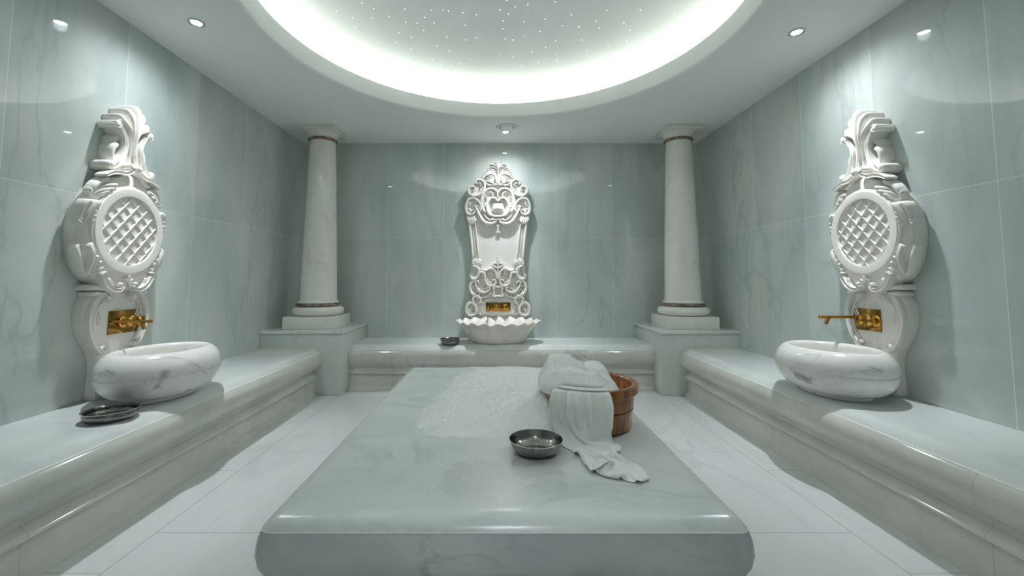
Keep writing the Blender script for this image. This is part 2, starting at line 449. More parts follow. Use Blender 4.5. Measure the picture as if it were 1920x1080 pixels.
# floor: slabs of marble laid in three strips (joints in the material)
bm = bmesh.new(); box(bm, XL - T, XR + T, YF - T, YB + T, -.1, 0.)
fl = obj('floor', bm, M['floor'], smooth=0, kind='structure')
nt = M['floor'].node_tree; b = nt.nodes['Principled BSDF']; L = nt.links.new
src = b.inputs['Base Color'].links[0].from_socket
tc = nt.nodes.new('ShaderNodeTexCoord'); sx = nt.nodes.new('ShaderNodeSeparateXYZ'); L(tc.outputs['Object'], sx.inputs[0])
def mth(op, a, bb=None, **k):
    n = nt.nodes.new('ShaderNodeMath'); n.operation = op
    for i, v in enumerate((a, bb)):
        if v is None: continue
        if isinstance(v, (int, float)): n.inputs[i].default_value = v
        else: L(v, n.inputs[i])
    return n.outputs[0]
def near(sock, at, wd): return mth('LESS_THAN', mth('ABSOLUTE', mth('SUBTRACT', sock, at)), wd)
X_, Y_ = sx.outputs[0], sx.outputs[1]
inner = mth('MULTIPLY', mth('GREATER_THAN', X_, -1.478), mth('LESS_THAN', X_, 1.532))
outer = mth('SUBTRACT', 1., inner)
def rows_at(off, step): return mth('LESS_THAN', mth('ABSOLUTE', mth('SUBTRACT', mth('MODULO', mth('ADD', Y_, step * 10 - off + step / 2), step), step / 2)), .002)
j = mth('MAXIMUM', near(X_, -1.478, .0022), near(X_, 1.532, .0022))
j = mth('MAXIMUM', j, mth('MULTIPLY', inner, rows_at(1.953, .865)))
j = mth('MAXIMUM', j, mth('MULTIPLY', outer, rows_at(2.561, .865)))
mx = nt.nodes.new('ShaderNodeMix'); mx.data_type = 'RGBA'; L(j, mx.inputs[0]); L(src, mx.inputs[6]); mx.inputs[7].default_value = (.40, .42, .41, 1); L(mx.outputs[2], b.inputs['Base Color'])

# ceiling with the round lit recess
CX, CY, R0 = .02, 2.60, 1.50
R_DOME = 1.74
ZD, HD = H + .38, .03
def dome_z(r): return ZD + HD * sqrt(max(0., 1 - (r / R_DOME) ** 2))
bm = bmesh.new()
ang = sorted({2 * pi * k / 128 for k in range(128)} | {atan2(y - CY, x - CX) % (2 * pi) for x in (XL, XR) for y in (YF, YB)})
fas = [(R0 + .02, H), (R0 + .006, H + .0035), (R0 - .006, H + .012), (R0 - .013, H + .03), (R0 - .02, H + .06), (R0 - .028, H + .12), (R0 - .024, H + .135), (R0 - .012, H + .14), (R0 + .040, H + .14), (R0 + .042, H + .137), (R0 + .040, H + .134), (R0 + .002, H + .132), (R0 + .004, H + .05), (R_DOME, H + .05), (R_DOME, H + .2), (R_DOME, H + .34)]
fas += [(R_DOME * k, dome_z(R_DOME * k)) for k in (1., .9985, .994, .985, .97, .95, .92, .88, .82, .74, .64, .52, .39, .26, .13, .02)]
rows = []
edge = []
for a in ang:
    dx, dy = cos(a), sin(a)
    t = min([((XR if dx > 0 else XL) - CX) / dx if abs(dx) > 1e-9 else 1e9, ((YB if dy > 0 else YF) - CY) / dy if abs(dy) > 1e-9 else 1e9])
    edge.append(bm.verts.new((CX + dx * t, CY + dy * t, H)))
rows.append(edge)
for r_, z_ in fas: rows.append([bm.verts.new((CX + r_ * cos(a), CY + r_ * sin(a), z_)) for a in ang])
for i in range(len(rows) - 1):
    for k in range(len(ang)):
        q = (k + 1) % len(ang); bm.faces.new((rows[i][k], rows[i][q], rows[i + 1][q], rows[i + 1][k]))
bm.faces.new(rows[-1])
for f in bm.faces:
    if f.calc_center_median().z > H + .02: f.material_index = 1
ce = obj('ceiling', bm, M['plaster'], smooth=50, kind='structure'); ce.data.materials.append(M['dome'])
# roof above, closing the room
bm = bmesh.new(); box(bm, XL - T, XR + T, YF - T, YB + T, HT, HT + .1); obj('trim_1', bm, M['plaster'], smooth=0, kind='structure')
# the strip of light lying in the recess
bm = bmesh.new(); RL = R0 + .011; rows = []
for k in range(256):
    a = 2 * pi * k / 256; zl = H + .083 + .0035 * sin(5 * a + 1.) + .0025 * sin(11 * a)     # laid a little unevenly
    rows.append([bm.verts.new((CX + r_ * cos(a), CY + r_ * sin(a), zl + d_)) for r_, d_ in ((RL, -.006), (RL, .006), (RL - .004, .006), (RL - .004, -.006))])
for k in range(256):
    for q in range(4): bm.faces.new((rows[k][q], rows[k][(q + 1) % 4], rows[(k + 1) % 256][(q + 1) % 4], rows[(k + 1) % 256][q]))
tag(obj('cove_light_strip', bm, M['led']), 'greenish white strip of light running round the round ceiling recess', 'light')

# stars of the ceiling
STARS = [(-0.967, 2.953), (-0.902, 3.021), (-1.09, 3.124), (-0.949, 3.129), (-0.814, 3.112), (-0.677, 3.026), (-1.107, 3.244), (-0.705, 3.187), (-0.619, 3.202), (-0.547, 3.128), (-0.585, 3.297), (-0.486, 3.041), (-0.49, 3.199), (-0.401, 3.044), (-0.362, 3.052), (-0.258, 3.072), (-0.16, 3.098), (-0.789, 3.326), (-0.699, 3.393), (-0.976, 3.455), (-0.837, 3.464), (-0.74, 3.567), (-0.513, 3.529), (-0.413, 3.389), (-0.253, 3.233), (-0.262, 3.437), (-0.176, 3.411), (-0.416, 3.603), (-1.051, 3.607), (-0.942, 3.639), (-1.156, 3.605), (-0.795, 3.726), (-0.58, 3.746), (-0.913, 3.834), (-0.665, 3.886), (-0.528, 3.853), (-0.432, 3.861), (-0.338, 3.817), (-0.244, 3.737), (-0.527, 3.992), (-0.288, 4.054), (0.017, 3.039), (0.08, 3.09), (0.126, 3.005), (0.215, 2.979), (0.406, 2.948), (0.064, 2.931), (0.199, 3.183), (0.042, 3.174), (0.044, 3.281), (0.358, 3.152), (0.337, 3.314), (0.502, 3.236), (0.548, 3.098), (0.632, 3.247), (0.797, 3.042), (0.749, 3.176), (0.793, 3.266), (0.965, 3.188), (1.038, 3.028), (1.043, 3.288), (1.275, 3.219), (1.311, 3.082), (0.059, 3.419), (0.125, 3.437), (0.216, 3.39), (0.477, 3.446), (0.408, 3.549), (0.295, 3.627), (0.507, 3.657), (0.53, 3.753), (0.365, 3.792), (0.687, 3.433), (0.765, 3.598), (0.926, 3.503), (1.061, 3.443), (1.222, 3.359), (0.888, 3.716), (1.07, 3.764), (0.907, 3.909), (0.799, 4.104), (0.021, 3.66), (0.133, 3.699), (0.214, 3.857), (0.085, 3.973), (0.333, 3.999), (0.468, 4.025), (0.587, 3.968), (0.024, 4.159), (0.093, 4.167), (0.269, 4.133), (-1.375, 2.957), (-1.179, 3.04), (-1.243, 3.192)]
star_me = None
for x, y in STARS:
    z = dome_z(hypot(x - CX, y - CY))
    if star_me is None:
        bm = bmesh.new(); bmesh.ops.create_icosphere(bm, subdivisions=2, radius=.0026)
        o = obj('star_light', bm, M['star']); star_me = o.data
    else:
        o = bpy.data.objects.new('star_light', star_me); COL.objects.link(o)
    o.location = (x, y, z + .0005)
    tag(o, 'tiny white point of light set in the pale round ceiling recess', 'light', 'star lights of the ceiling recess')

# ================================================================== CEILING LAMPS
def spot(name, loc, power, size, blend, col, rad=.03, tgt=None):
    l = bpy.data.lights.new(name, 'SPOT'); l.energy = power; l.spot_size = radians(size); l.spot_blend = blend; l.color = col; l.shadow_soft_size = rad
    o = bpy.data.objects.new(name, l); COL.objects.link(o); o.location = loc
    return o
def downlight(x, y, label, k=1.):
    t = thing('ceiling_downlight', label, 'lamp', (x, y, H), 0, 'recessed ceiling downlights')
    bm = bmesh.new(); lathe(bm, [(.030, -.002), (.034, -.006), (.040, -.008), (.046, -.006), (.049, -.001), (.049, .0), (.030, .0), (.030, -.002)], seg=40, cap0=False, cap1=False); obj('trim_ring', bm, M['chrome'], t)
    bm = bmesh.new(); lathe(bm, [(.0305, -.0015), (.022, -.004), (.010, -.0055), (.002, -.006)], seg=32); obj('lens', bm, M['lens'], t)
    for nm, p, sz, bl in (('downlight_beam', 78 * k, 66, .9), ('downlight_spill', 28 * k, 160, 1.)):
        o = spot(nm, (0, 0, -.02), p, sz, bl, (.87, .945, 1.)); o.parent = t
    return t
downlight(-1.828, 2.527, 'small round recessed downlight in the ceiling above the left oval basin')
downlight(1.883, 2.629, 'small round recessed downlight in the ceiling above the right oval basin')
downlight(.083, 4.505, 'small round recessed downlight in the ceiling above the scalloped basin', 1.05)
downlight(.06, .12, 'added unseen downlight in the ceiling by the near end of the slab', .8)  # added lamp, out of view: brightens the slab front and the tub
# unlit round grille beside the back lamp
t = thing('ceiling_vent', 'round white ceiling vent ring right in front of the back downlight', 'vent', (.092, 4.36, H))
bm = bmesh.new(); lathe(bm, [(.105, 0), (.105, -.004), (.098, -.009), (.085, -.010), (.078, -.006), (.075, -.001), (.075, 0), (.105, 0)], seg=56, cap0=False, cap1=False); obj('rim', bm, M['plaster'], t)
bm = bmesh.new(); lathe(bm, [(.066, 0), (.066, -.004), (.058, -.012), (.04, -.015), (.001, -.016)], seg=48, cap1=False); obj('disc', bm, M['plaster'], t)
bm = bmesh.new(); lathe(bm, [(.076, -.001), (.065, -.001)], seg=48, cap0=False, cap1=False); lathe(bm, [(.1095, -.0008), (.1045, -.0008)], seg=48, cap0=False, cap1=False); obj('gap', bm, M['dark'], t)  # inner ring is the opening; outer dark ring is drawn-in shading of the rim

# ================================================================== BENCHES
# profile: distance inwards from the nose line (positive = towards the wall) against height
NOSE = [(.000, .322), (.004, .352), (.014, .376), (.030, .3945)]
UNDER = [(.056, .239), (.040, .248), (.018, .272), (.005, .298)]
def bench(name, label, axis, nose, wall, t0, t1, sgn, mat_side, mat_top):
    """nose = coordinate of the nose line, wall = coordinate of the wall, sgn = +1 when the wall lies on the positive side"""
    P = lambda l: [(nose + sgn * d, z) for d, z in l]
    root = thing(name, label, 'bench', ((nose + wall) / 2 if axis == 'y' else 0, (t0 + t1) / 2 if axis == 'y' else (nose + wall) / 2, 0))
    off = root.location
    def put(nm, prof, mat):
        bm = bmesh.new(); extrude_profile(bm, prof, axis, t0, t1)
        o = obj(nm, bm, mat, root, smooth=32); o.location = (-off[0], -off[1], 0); return o
    top = [(.033, .3955), (.050, .412), (.072, .426), (.100, .4325), (.13, ZB)]
    put('top_slab', P(top) + [(wall, ZB), (wall, .372), (nose + sgn * .075, .372), (nose + sgn * .04, .390)], mat_top)
    put('nosing', P(UNDER + NOSE) + [(nose + sgn * .06, .388), (nose + sgn * .07, .239)], mat_side)
    gr = [(.0285, .3935), (.0300, .3962), (.0345, .3972), (.045, .392)]
    put('joint_strip', P(gr), M['grout'])
    put('moulding', P([(.085, .243), (.066, .238), (.072, .224), (.070, .209), (.060, .198), (.044, .188), (.034, .176), (.038, .163), (.050, .155), (.060, .149), (.085, .147)]), mat_side)
    put('base_panel', P([(.09, .246), (.062, .1465), (.062, .060), (.060, .040), (.052, .024), (.042, .012), (.038, .0), (.09, .0)]), mat_side)
    put('core', P([(.085, .37), (.085, .0)]) + [(wall, 0.), (wall, .37)], mat_side)
    return root
bench('marble_bench', 'long pale marble bench along the left wall under the left oval basin', 'y', -1.647, XL + .0012, YF + .002, 4.131, -1, M['bench'], M['bench_top'])
bench('marble_bench', 'long pale marble bench along the right wall under the right oval basin', 'y', 1.709, XR - .0012, YF + .002, 4.131, 1, M['bench'], M['bench_top'])
bench('marble_bench', 'short marble bench along the back wall between the two column pedestals', 'x', 4.285, YB - .0012, -1.464, 1.540, 1, M['bench_b'], M['bench_top'])

# ================================================================== PEDESTALS AND COLUMNS
def pedestal(label, x0, x1, y0, side):
    t = thing('column_pedestal', label, 'pedestal', ((x0 + x1) / 2, (y0 + YB) / 2, 0), 0, 'pedestals under the columns')
    ox, oy = t.location[0], t.location[1]
    bm = bmesh.new(); box(bm, x0 - ox, x1 - ox, y0 - oy, YB - oy, 0, .566, .004)
    obj('block', bm, M['pedestal'], t, smooth=24)
    e = .012
    bm = bmesh.new(); box(bm, (x0 if side < 0 else x0 - e) - ox, (x1 + e if side < 0 else x1) - ox, y0 - e - oy, YB - oy, .5665, .600, .009, 3)
    obj('cap_slab', bm, M['bench_top'], t, smooth=24)
pedestal('square marble pedestal in the left back corner under the left column', XL, -1.465, 4.131, -1)
pedestal('square marble pedestal in the right back corner under the right column', 1.541, XR, 4.131, 1)

def column(x, y, label):
    t = thing('marble_column', label, 'column', (x, y, .600), 0, 'columns on pedestals')
    Z = lambda z: z - .600
    bm = bmesh.new(); box(bm, -.244, .244, -.244, .244, 0, .123, .005); obj('plinth', bm, M['column'], t, smooth=24)
    bm = bmesh.new(); lathe(bm, [(.18, Z(.7235))] + [(.205 + .045 * cos(a), Z(.769) + .0445 * sin(a)) for a in [radians(k) for k in range(-88, 91, 11)]] + [(.18, Z(.8135))], seg=72); obj('base_torus', bm, M['column'], t)
    bm = bmesh.new(); lathe(bm, [(.17, Z(.814))] + [(.196 + .020 * cos(a), Z(.8295) + .0155 * sin(a)) for a in [radians(k) for k in range(-88, 91, 16)]] + [(.17, Z(.845))], seg=72); obj('lower_granite_ring', bm, M['granite'], t)['label'] = 'brown speckled granite ring'
    bm = bmesh.new(); lathe(bm, [(.17, Z(.8455)), (.197, Z(.846)), (.200, Z(.852)), (.197, Z(.861)), (.186, Z(.868)), (.182, Z(.872))] + [(.1785 - .0505 * ((k / 14) ** 1.15), Z(.876 + k / 14 * 1.632)) for k in range(15)], seg=72); obj('shaft', bm, M['column'], t)
    bm = bmesh.new(); lathe(bm, [(.12, Z(2.508))] + [(.127 + .018 * cos(a), Z(2.524) + .016 * sin(a)) for a in [radians(k) for k in range(-88, 91, 16)]] + [(.12, Z(2.540))], seg=72); obj('upper_granite_ring', bm, M['granite'], t)['label'] = 'brown speckled granite ring'
    bm = bmesh.new(); lathe(bm, [(.12, Z(2.5405)), (.130, Z(2.541)), (.132, Z(2.556)), (.139, Z(2.561)), (.150, Z(2.572)), (.157, Z(2.586)), (.160, Z(2.598)), (.160, Z(2.603))], seg=72); obj('capital', bm, M['column'], t)
    bm = bmesh.new(); box(bm, -.178, .178, -.178, .178, Z(2.6035), Z(2.643), .003); obj('abacus', bm, M['column'], t, smooth=24)
column(-1.829, 4.447, 'tall white tapering marble column in the left back corner')
column(1.889, 4.447, 'tall white tapering marble column in the right back corner')

# ================================================================== MIDDLE SLAB
SX0, SX1, SY0, SY1 = -.674, .712, 1.222, 3.345
def ring_slab(prof, rad=.045):
    """prof = [(inset, z)]: a rounded rectangle lofted through the profile"""
    bm = bmesh.new(); rows = []
    for ins, z in prof:
        x0, x1, y0, y1 = SX0 + ins, SX1 - ins, SY0 + ins, SY1 - ins
        r = max(.004, rad - ins * .6); ring = []
        for cx_, cy_, a0 in ((x1 - r, y1 - r, 0), (x0 + r, y1 - r, 90), (x0 + r, y0 + r, 180), (x1 - r, y0 + r, 270)):
            for k in range(7):
                a = radians(a0 + 15 * k); ring.append(bm.verts.new((cx_ + r * cos(a), cy_ + r * sin(a), z)))
        rows.append(ring)
    n = len(rows[0])
    for i in range(len(rows) - 1):
        for k in range(n):
            q = (k + 1) % n; bm.faces.new((rows[i][k], rows[i][q], rows[i + 1][q], rows[i + 1][k]))
    bm.faces.new(rows[0]); bm.faces.new(rows[-1])
    return bm
slab = thing('massage_slab', 'large raised wet marble slab in the middle of the floor', 'slab', ((SX0 + SX1) / 2, (SY0 + SY1) / 2, 0))
so = Vector((-(SX0 + SX1) / 2, -(SY0 + SY1) / 2, 0))
def sput(nm, prof, mat, rad=.045, smooth=30):
    o = obj(nm, ring_slab(prof, rad), mat, slab, smooth=smooth); o.location = so; return o
sput('top_slab', [(.055, .372), (.020, .392), (.0135, .4045), (.020, .4130), (.030, .4215), (.044, .4285), (.062, .4325), (.085, ZB)], M['slab_top'], smooth=60)
sput('joint_strip', [(.03, .4015), (.0118, .4015), (.0118, .4048), (.03, .4048)], M['grout'])
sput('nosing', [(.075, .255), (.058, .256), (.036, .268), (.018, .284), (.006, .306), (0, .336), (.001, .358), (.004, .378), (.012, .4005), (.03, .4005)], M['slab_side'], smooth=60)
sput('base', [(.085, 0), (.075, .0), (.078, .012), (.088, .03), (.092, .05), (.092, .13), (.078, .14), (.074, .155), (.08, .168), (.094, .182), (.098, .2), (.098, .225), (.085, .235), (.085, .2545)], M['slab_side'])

# ================================================================== OVAL BASINS
def oval_basin(x, y, label, sg):
    t = thing('oval_basin', label, 'basin', (x, y, ZB), 0, 'oval marble basins on the side benches')
    a, b, hh = .324, .267, .266
    bm = bmesh.new(); oval(bm, a, b, [(.135, 0), (.124, .002), (.119, .009), (.121, .022), (.13, .030)], cap1=True); obj('foot', bm, M['basin'], t)
    prof = [(.16, 0.0260), (.118, 0.0255), (.092, 0.0300), (.066, 0.0407), (.042, 0.0579), (.023, 0.0793), (.010, 0.1029), (.003, 0.1265), (.0, 0.1400), (.0005, 0.1442), (.0042, 0.1475), (.0048, 0.1507), (.0015, 0.1539), (.0, 0.1587), (.001, 0.1780), (.006, 0.2016), (.016, 0.2242),
            (.030, 0.2435), (.046, 0.2569), (.060, 0.2644), (.072, hh), (.082, 0.2628), (.089, 0.2553), (.092, 0.2424), (.091, 0.2124), (.092, 0.1748), (.10, 0.1426), (.12, 0.1158), (.15, 0.0997), (.19, 0.0944)]
    bm = bmesh.new(); oval(bm, a, b, prof, seg=96, cap0=True, cap1=True); obj('bowl', bm, M['basin'], t, smooth=50)
    return t
oval_basin(-1.909, 2.505, 'wide oval white marble basin with grey flecks on the left bench', -1)
oval_basin(1.951, 2.565, 'wide oval white marble basin with a groove on the right bench', 1)

# ================================================================== SHELL BASIN
def shell_basin(x, y):
    t = thing('scalloped_basin', 'fluted shell shaped marble basin with wavy rim on the back bench', 'basin', (x, y, ZB))
    seg = 264; NF = 20
    prof = [(.575, .58, 0., 0.), (.60, .605, .003, 0.), (.622, .63, .010, .0), (.665, .675, .036, .10), (.705, .715, .068, .22), (.745, .755, .100, .42), (.790, .80, .132, .65), (.845, .855, .160, .85), (.915, .92, .184, 1.), (.975, .975, .199, 1.), (.995, .995, .207, 1.), (1.0, 1., .214, 1.), (.990, .985, .219, 1.), (.970, .960, .218, 1.),
            (.90, .885, .198, .95), (.80, .78, .165, .8), (.70, .68, .125, .6), (.6, .57, .095, .3), (.45, .42, .075, .1), (.2, .2, .07, 0)]
    bm = bmesh.new(); rows = []
    A, B = .436, .270
    for ka, kb, z, f in prof:
        row = []
        for k in range(seg):
            th = 2 * pi * k / seg
            fl_ = cos(NF * (th + pi / 2)) * f
            row.append(bm.verts.new((A * ka * cos(th) * (1 + .018 * fl_), B * kb * sin(th) * (1 + .024 * fl_) , z + .0115 * fl_ * (1 if z > .15 else z / .15) + .012 * sin(th) * z / .21)))
        rows.append(row)
    for i in range(len(rows) - 1):
        for k in range(seg):
            q = (k + 1) % seg; bm.faces.new((rows[i][k], rows[i][q], rows[i + 1][q], rows[i + 1][k]))
    bm.faces.new(rows[0]); bm.faces.new(rows[-1])
    obj('bowl', bm, M['shell'], t, smooth=60)
shell_basin(.003, 4.556)

# ================================================================== FAUCETS  (local: x right, -y out of the wall, z up)
def faucet(loc, rz, label, pw, ph, rod_u, knobs, length):
    t = thing('brass_faucet', label, 'faucet', loc, rz, 'brass wall faucets')
    bm = bmesh.new(); box(bm, -pw / 2, pw / 2, -.008, .0, -ph / 2, ph / 2, .0015); obj('wall_plate', bm, M['gold_plate'], t, smooth=24)
    bm = bmesh.new()
    tube(bm, [(rod_u, -.006, .008), (rod_u, -.08, .008), (rod_u, -length * .8, .008), (rod_u, -length, .008)], [.0085, .0085, .0085, .0085], seg=16)
    tube(bm, [(rod_u, -length, .008), (rod_u, -length - .004, .008), (rod_u, -length - .014, .008), (rod_u, -length - .018, .008)], [.0085, .0125, .0125, .006], seg=16, per=3)
    sp = obj('spout', bm, M['gold'], t)
    bm = bmesh.new(); tube(bm, [(rod_u, -length + .045, .004), (rod_u, -length + .032, -.012), (rod_u, -length + .022, -.036)], [.008, .0105, .0105], seg=16, per=3); obj('nozzle', bm, M['gold'], sp)
    for ku, kz in knobs:
        bm = bmesh.new()
        R = Matrix.Rotation(pi / 2, 4, 'X')
        lathe(bm, [(.034, .0), (.034, .004), (.028, .008), (.014, .012), (.013, .024), (.020, .028), (.028, .034), (.030, .044), (.027, .054), (.018, .061), (.006, .063), (.001, .063)], seg=32, cap1=False)
        bmesh.ops.rotate(bm, verts=bm.verts, cent=(0, 0, 0), matrix=R.to_3x3())
        bmesh.ops.translate(bm, verts=bm.verts, vec=(ku, -.007, kz))
        kb = obj('knob', bm, M['gold'], t)
        bm = bmesh.new(); box(bm, ku - .005, ku + .005, -.078, -.040, kz - .032, kz + .030, .004); obj('knob_grip', bm, M['gold'], kb)
    return t
DL, DR = 2.500, 2.568     # middle lines of the side panels
faucet((XL + .0625, DL + .04, .847), pi / 2, 'brass wall faucet with long thin spout over the left oval basin', .200, .132, -.083, ((-.004, -.002), (.062, -.002)), .215)
faucet((XR - .0625, DR + .062, .849), -pi / 2, 'brass wall faucet with long thin spout over the right oval basin', .200, .130, -.075, ((.012, -.002), (.072, -.002)), .215)
faucet((.003, YB - .0555, .776), 0, 'small brass wall faucet with two knobs over the scalloped basin', .272, .098, -.104, ((-.023, -.002), (.083, -.002)), .10)

# ================================================================== SIDE FOUNTAIN PANELS
def side_panel(loc, rz, label):
    t = thing('carved_fountain_panel', label, 'panel', loc, rz, 'carved marble panels above the oval basins')
    mt = M['carved']; V0 = ZB
    def part(nm, fn, smooth=45):
        bm = bmesh.new(); fn(bm); return obj(nm, bm, mt, t, smooth=smooth)
    # lower plate, body, neck
    part('lower_plate', lambda bm: slab_outline(bm, [(.0, ZB), (.10, ZB), (.10, .56), (.105, .64), (.125, .70), (.165, .76), (.195, .83), (.203, .90), (.19, .965), (.155, 1.02), (.13, 1.07), (.0, 1.07)], 0, .062, .018, V0, straight=False))
    part('body', lambda bm: slab_outline(bm, catmull([(.075, 1.035), (.13, 1.055), (.195, 1.10), (.248, 1.175), (.276, 1.27), (.282, 1.36), (.269, 1.44), (.238, 1.515), (.190, 1.588), (.135, 1.648), (.090, 1.682), (.045, 1.700), (.0, 1.705)], 5), 0, .100, .042, V0, straight=True))
    part('neck', lambda bm: slab_outline(bm, catmull([(.10, 1.66), (.085, 1.74), (.060, 1.80), (.050, 1.86), (.055, 1.93), (.075, 1.99), (.06, 2.03), (.03, 2.05)], 4), 0, .075, .01, V0, straight=True))
    # shell crest: seven flutes
    def flutes(bm):
        for u, v, r, w in ((0, 2.094, .0215, .130), (.046, 2.062, .0210, .125), (.086, 2.014, .0200, .119)):
            for q in ((1,) if u == 0 else (1, -1)):
                sweep(bm, [(.010 * (u > 0) + u * .06, 1.80, .006, .80), (u * .15 + .005 * (u > 0), 1.88, .0085, .86), (u * .36, 1.95, .0125, .95), (u * .82, v - .030, r, 1.), (u * 1.04, v, r * .95, .92)], 0, w, 'deep', s=q, v0=V0)
    part('shell_crest', flutes)
    for s in (1, -1):
        def scroll(bm):
            pts = spiral(.116, 1.968, .016, .020, 330, 130, .009, .0125, 7)
            pts += [(.084, 1.948, .0135), (.060, 1.905, .014), (.052, 1.86, .015), (.062, 1.80, .017), (.085, 1.752, .018), (.115, 1.722, .0165), (.140, 1.709, .014)]
            sweep(bm, pts, 0, .105, 'strap', s=s, v0=V0)
            peg(bm, .116, 1.968, .017, 0, .109, s=s, v0=V0)
            sweep(bm, [(.030, 1.935, .005), (.031, 1.87, .007), (.038, 1.80, .008), (.055, 1.75, .008), (.085, 1.712, .006)], .05, .092, 'bead', s=s, v0=V0)
            sweep(bm, [(.013, 1.93, .005), (.013, 1.86, .0065), (.014, 1.80, .0075), (.017, 1.76, .008)], .05, .098, 'bead', s=s, v0=V0)
        part('neck_scroll', scroll)
        def vol(bm):
            sweep(bm, spiral(.136, 1.726, .019, .014, -100, 160, .0125, .009, 8), 0, .108, 'deep', s=s, v0=V0)
            peg(bm, .136, 1.726, .016, 0, .112, s=s, v0=V0)
        part('neck_volute', vol)
        def buds(bm):
            sweep(bm, [(.052, 1.900, .012, .8), (.072, 1.899, .017, .95), (.087, 1.882, .015, .92), (.090, 1.860, .011, .85)], 0, .082, 'deep', s=s, v0=V0)
            sweep(bm, [(.058, 1.853, .012, .8), (.084, 1.852, .0185, .97), (.102, 1.830, .017, .96), (.106, 1.795, .015, .92), (.100, 1.760, .012, .85)], 0, .086, 'deep', s=s, v0=V0)
        part('neck_bud', buds)
        def arm(bm):
            pts = spiral(.026, 1.738, .015, .020, 440, 250, .008, .010, 7)
            pts += [(.040, 1.704, .0125), (.070, 1.690, .0145), (.110, 1.688, .014), (.150, 1.676, .012), (.185, 1.655, .0085)]
            sweep(bm, pts, .06, .128, 'strap', s=s, v0=V0)
            peg(bm, .026, 1.738, .0155, .05, .132, s=s, v0=V0)
            for q in ([(.060, 1.688, .006), (.078, 1.668, .010), (.098, 1.655, .012), (.112, 1.652, .009)], [(.045, 1.700, .005), (.058, 1.680, .008), (.070, 1.672, .007)]):
                sweep(bm, q, .06, .118, 'bead', s=s, v0=V0)
        part('crown_scroll', arm)
        def spray(bm, rt, tips, w0=.02, w1=.122):
            for (u, v, r, cu, cv, hf) in tips:
                mu_, mv_ = (rt[0] + u) / 2 + cu, (rt[1] + v) / 2 + cv
                sweep(bm, [(rt[0], rt[1], r * .35, hf * .8), (mu_, mv_, r * .85, hf), (u, v, r, hf)], w0, w1, 'bead', s=s, v0=V0)
        def lobes(bm, w0, paths):
            def clear(u, v):                     # keep the leaves off the oval ring
                m_ = .256 * sqrt(max(0., 1 - ((v - 1.367) / .266) ** 2))
                return u if u > m_ else m_ - (m_ - u) * .3
            for p in paths: sweep(bm, [(clear(u, v), v, r, (w - w0) / .1) for u, v, r, w in p], w0, w0 + .1, 'bead', s=s, v0=V0)
        def fan(bm, rt, tips):
            for u, v, r, w, cu, cv in tips:
                mu_, mv_ = (rt[0] + u) / 2 + cu, (rt[1] + v) / 2 + cv
                lobes(bm, .045, [[(rt[0], rt[1], r * .4, rt[2]), (mu_, mv_, r * .85, (rt[2] + w) / 2 + .006), (u, v, r, w)]])
        # leaf near the crown
        part('top_leaf', lambda bm: fan(bm, (.226, 1.532, .085), ((.116, 1.616, .0130, .124, .016, .018), (.134, 1.590, .0135, .126, .016, .006), (.156, 1.566, .013, .124, .008, -.002), (.184, 1.546, .010, .118, .0, -.006),
                                                               (.160, 1.640, .0125, .114, .014, .012), (.192, 1.616, .012, .104, .012, .006), (.222, 1.580, .010, .088, .008, .002))))
        # upper side leaf
        part('upper_side_leaf', lambda bm: (fan(bm, (.266, 1.376, .085), ((.208, 1.398, .012, .122, -.004, -.008), (.202, 1.424, .0135, .125, -.006, -.004), (.208, 1.450, .0135, .126, .0, .006), (.280, 1.410, .009, .074, .006, -.002), (.276, 1.440, .009, .076, .004, .0))),
                                            lobes(bm, .045, [[(.264, 1.376, .008, .085), (.252, 1.430, .0145, .112), (.230, 1.478, .0180, .128), (.208, 1.498, .0185, .130), (.190, 1.487, .0155, .125), (.192, 1.470, .010, .118)],
                                                            [(.268, 1.376, .008, .075), (.272, 1.430, .0125, .090), (.262, 1.478, .0155, .102), (.247, 1.499, .016, .108), (.234, 1.490, .012, .108)]])))
        # lower side leaf
        part('lower_side_leaf', lambda bm: (fan(bm, (.218, 1.112, .080), ((.168, 1.150, .012, .120, -.004, -.008), (.178, 1.182, .0135, .122, -.008, -.004), (.192, 1.210, .014, .122, -.008, .0), (.262, 1.170, .009, .072, .006, -.004))),
                                            lobes(bm, .045, [[(.218, 1.112, .008, .080), (.222, 1.165, .0150, .112), (.228, 1.222, .0185, .124), (.240, 1.258, .0195, .122), (.229, 1.274, .014, .118)],
                                                            [(.222, 1.112, .008, .072), (.252, 1.160, .0125, .086), (.274, 1.218, .0150, .090), (.279, 1.254, .0140, .086), (.269, 1.269, .011, .084)]])))
        # garland under the oval
        def garland(bm):
            sweep(bm, [(.168, 1.120, .013), (.158, 1.095, .0165), (.138, 1.062, .0175), (.105, 1.038, .016), (.072, 1.028, .013), (.050, 1.034, .010), (.038, 1.048, .007)], .04, .125, 'strap', s=s, v0=V0)
            sweep(bm, [(.122, 1.090, .010), (.116, 1.062, .012), (.098, 1.046, .010)], .04, .122, 'bead', s=s, v0=V0)
            sweep(bm, [(.150, 1.128, .008), (.166, 1.128, .010), (.176, 1.116, .010)], .04, .128, 'bead', s=s, v0=V0)
            dome(bm, .050, 1.062, .017, .017, .06, .130, s=s, v0=V0)
            sweep(bm, [(.010, 1.040, .004), (.020, 1.066, .007), (.026, 1.086, .006)], .06, .118, 'bead', s=s, v0=V0)
        part('garland', garland)
        def roll(bm):
            sweep(bm, [(.118, 1.034, .010), (.150, 1.044, .015), (.182, 1.047, .0165)], 0, .092, 'deep', s=s, v0=V0)
            sweep(bm, [(.108, 1.012, .009), (.140, 1.012, .014), (.168, 1.010, .015)], 0, .088, 'deep', s=s, v0=V0)
        part('shoulder_roll', roll)
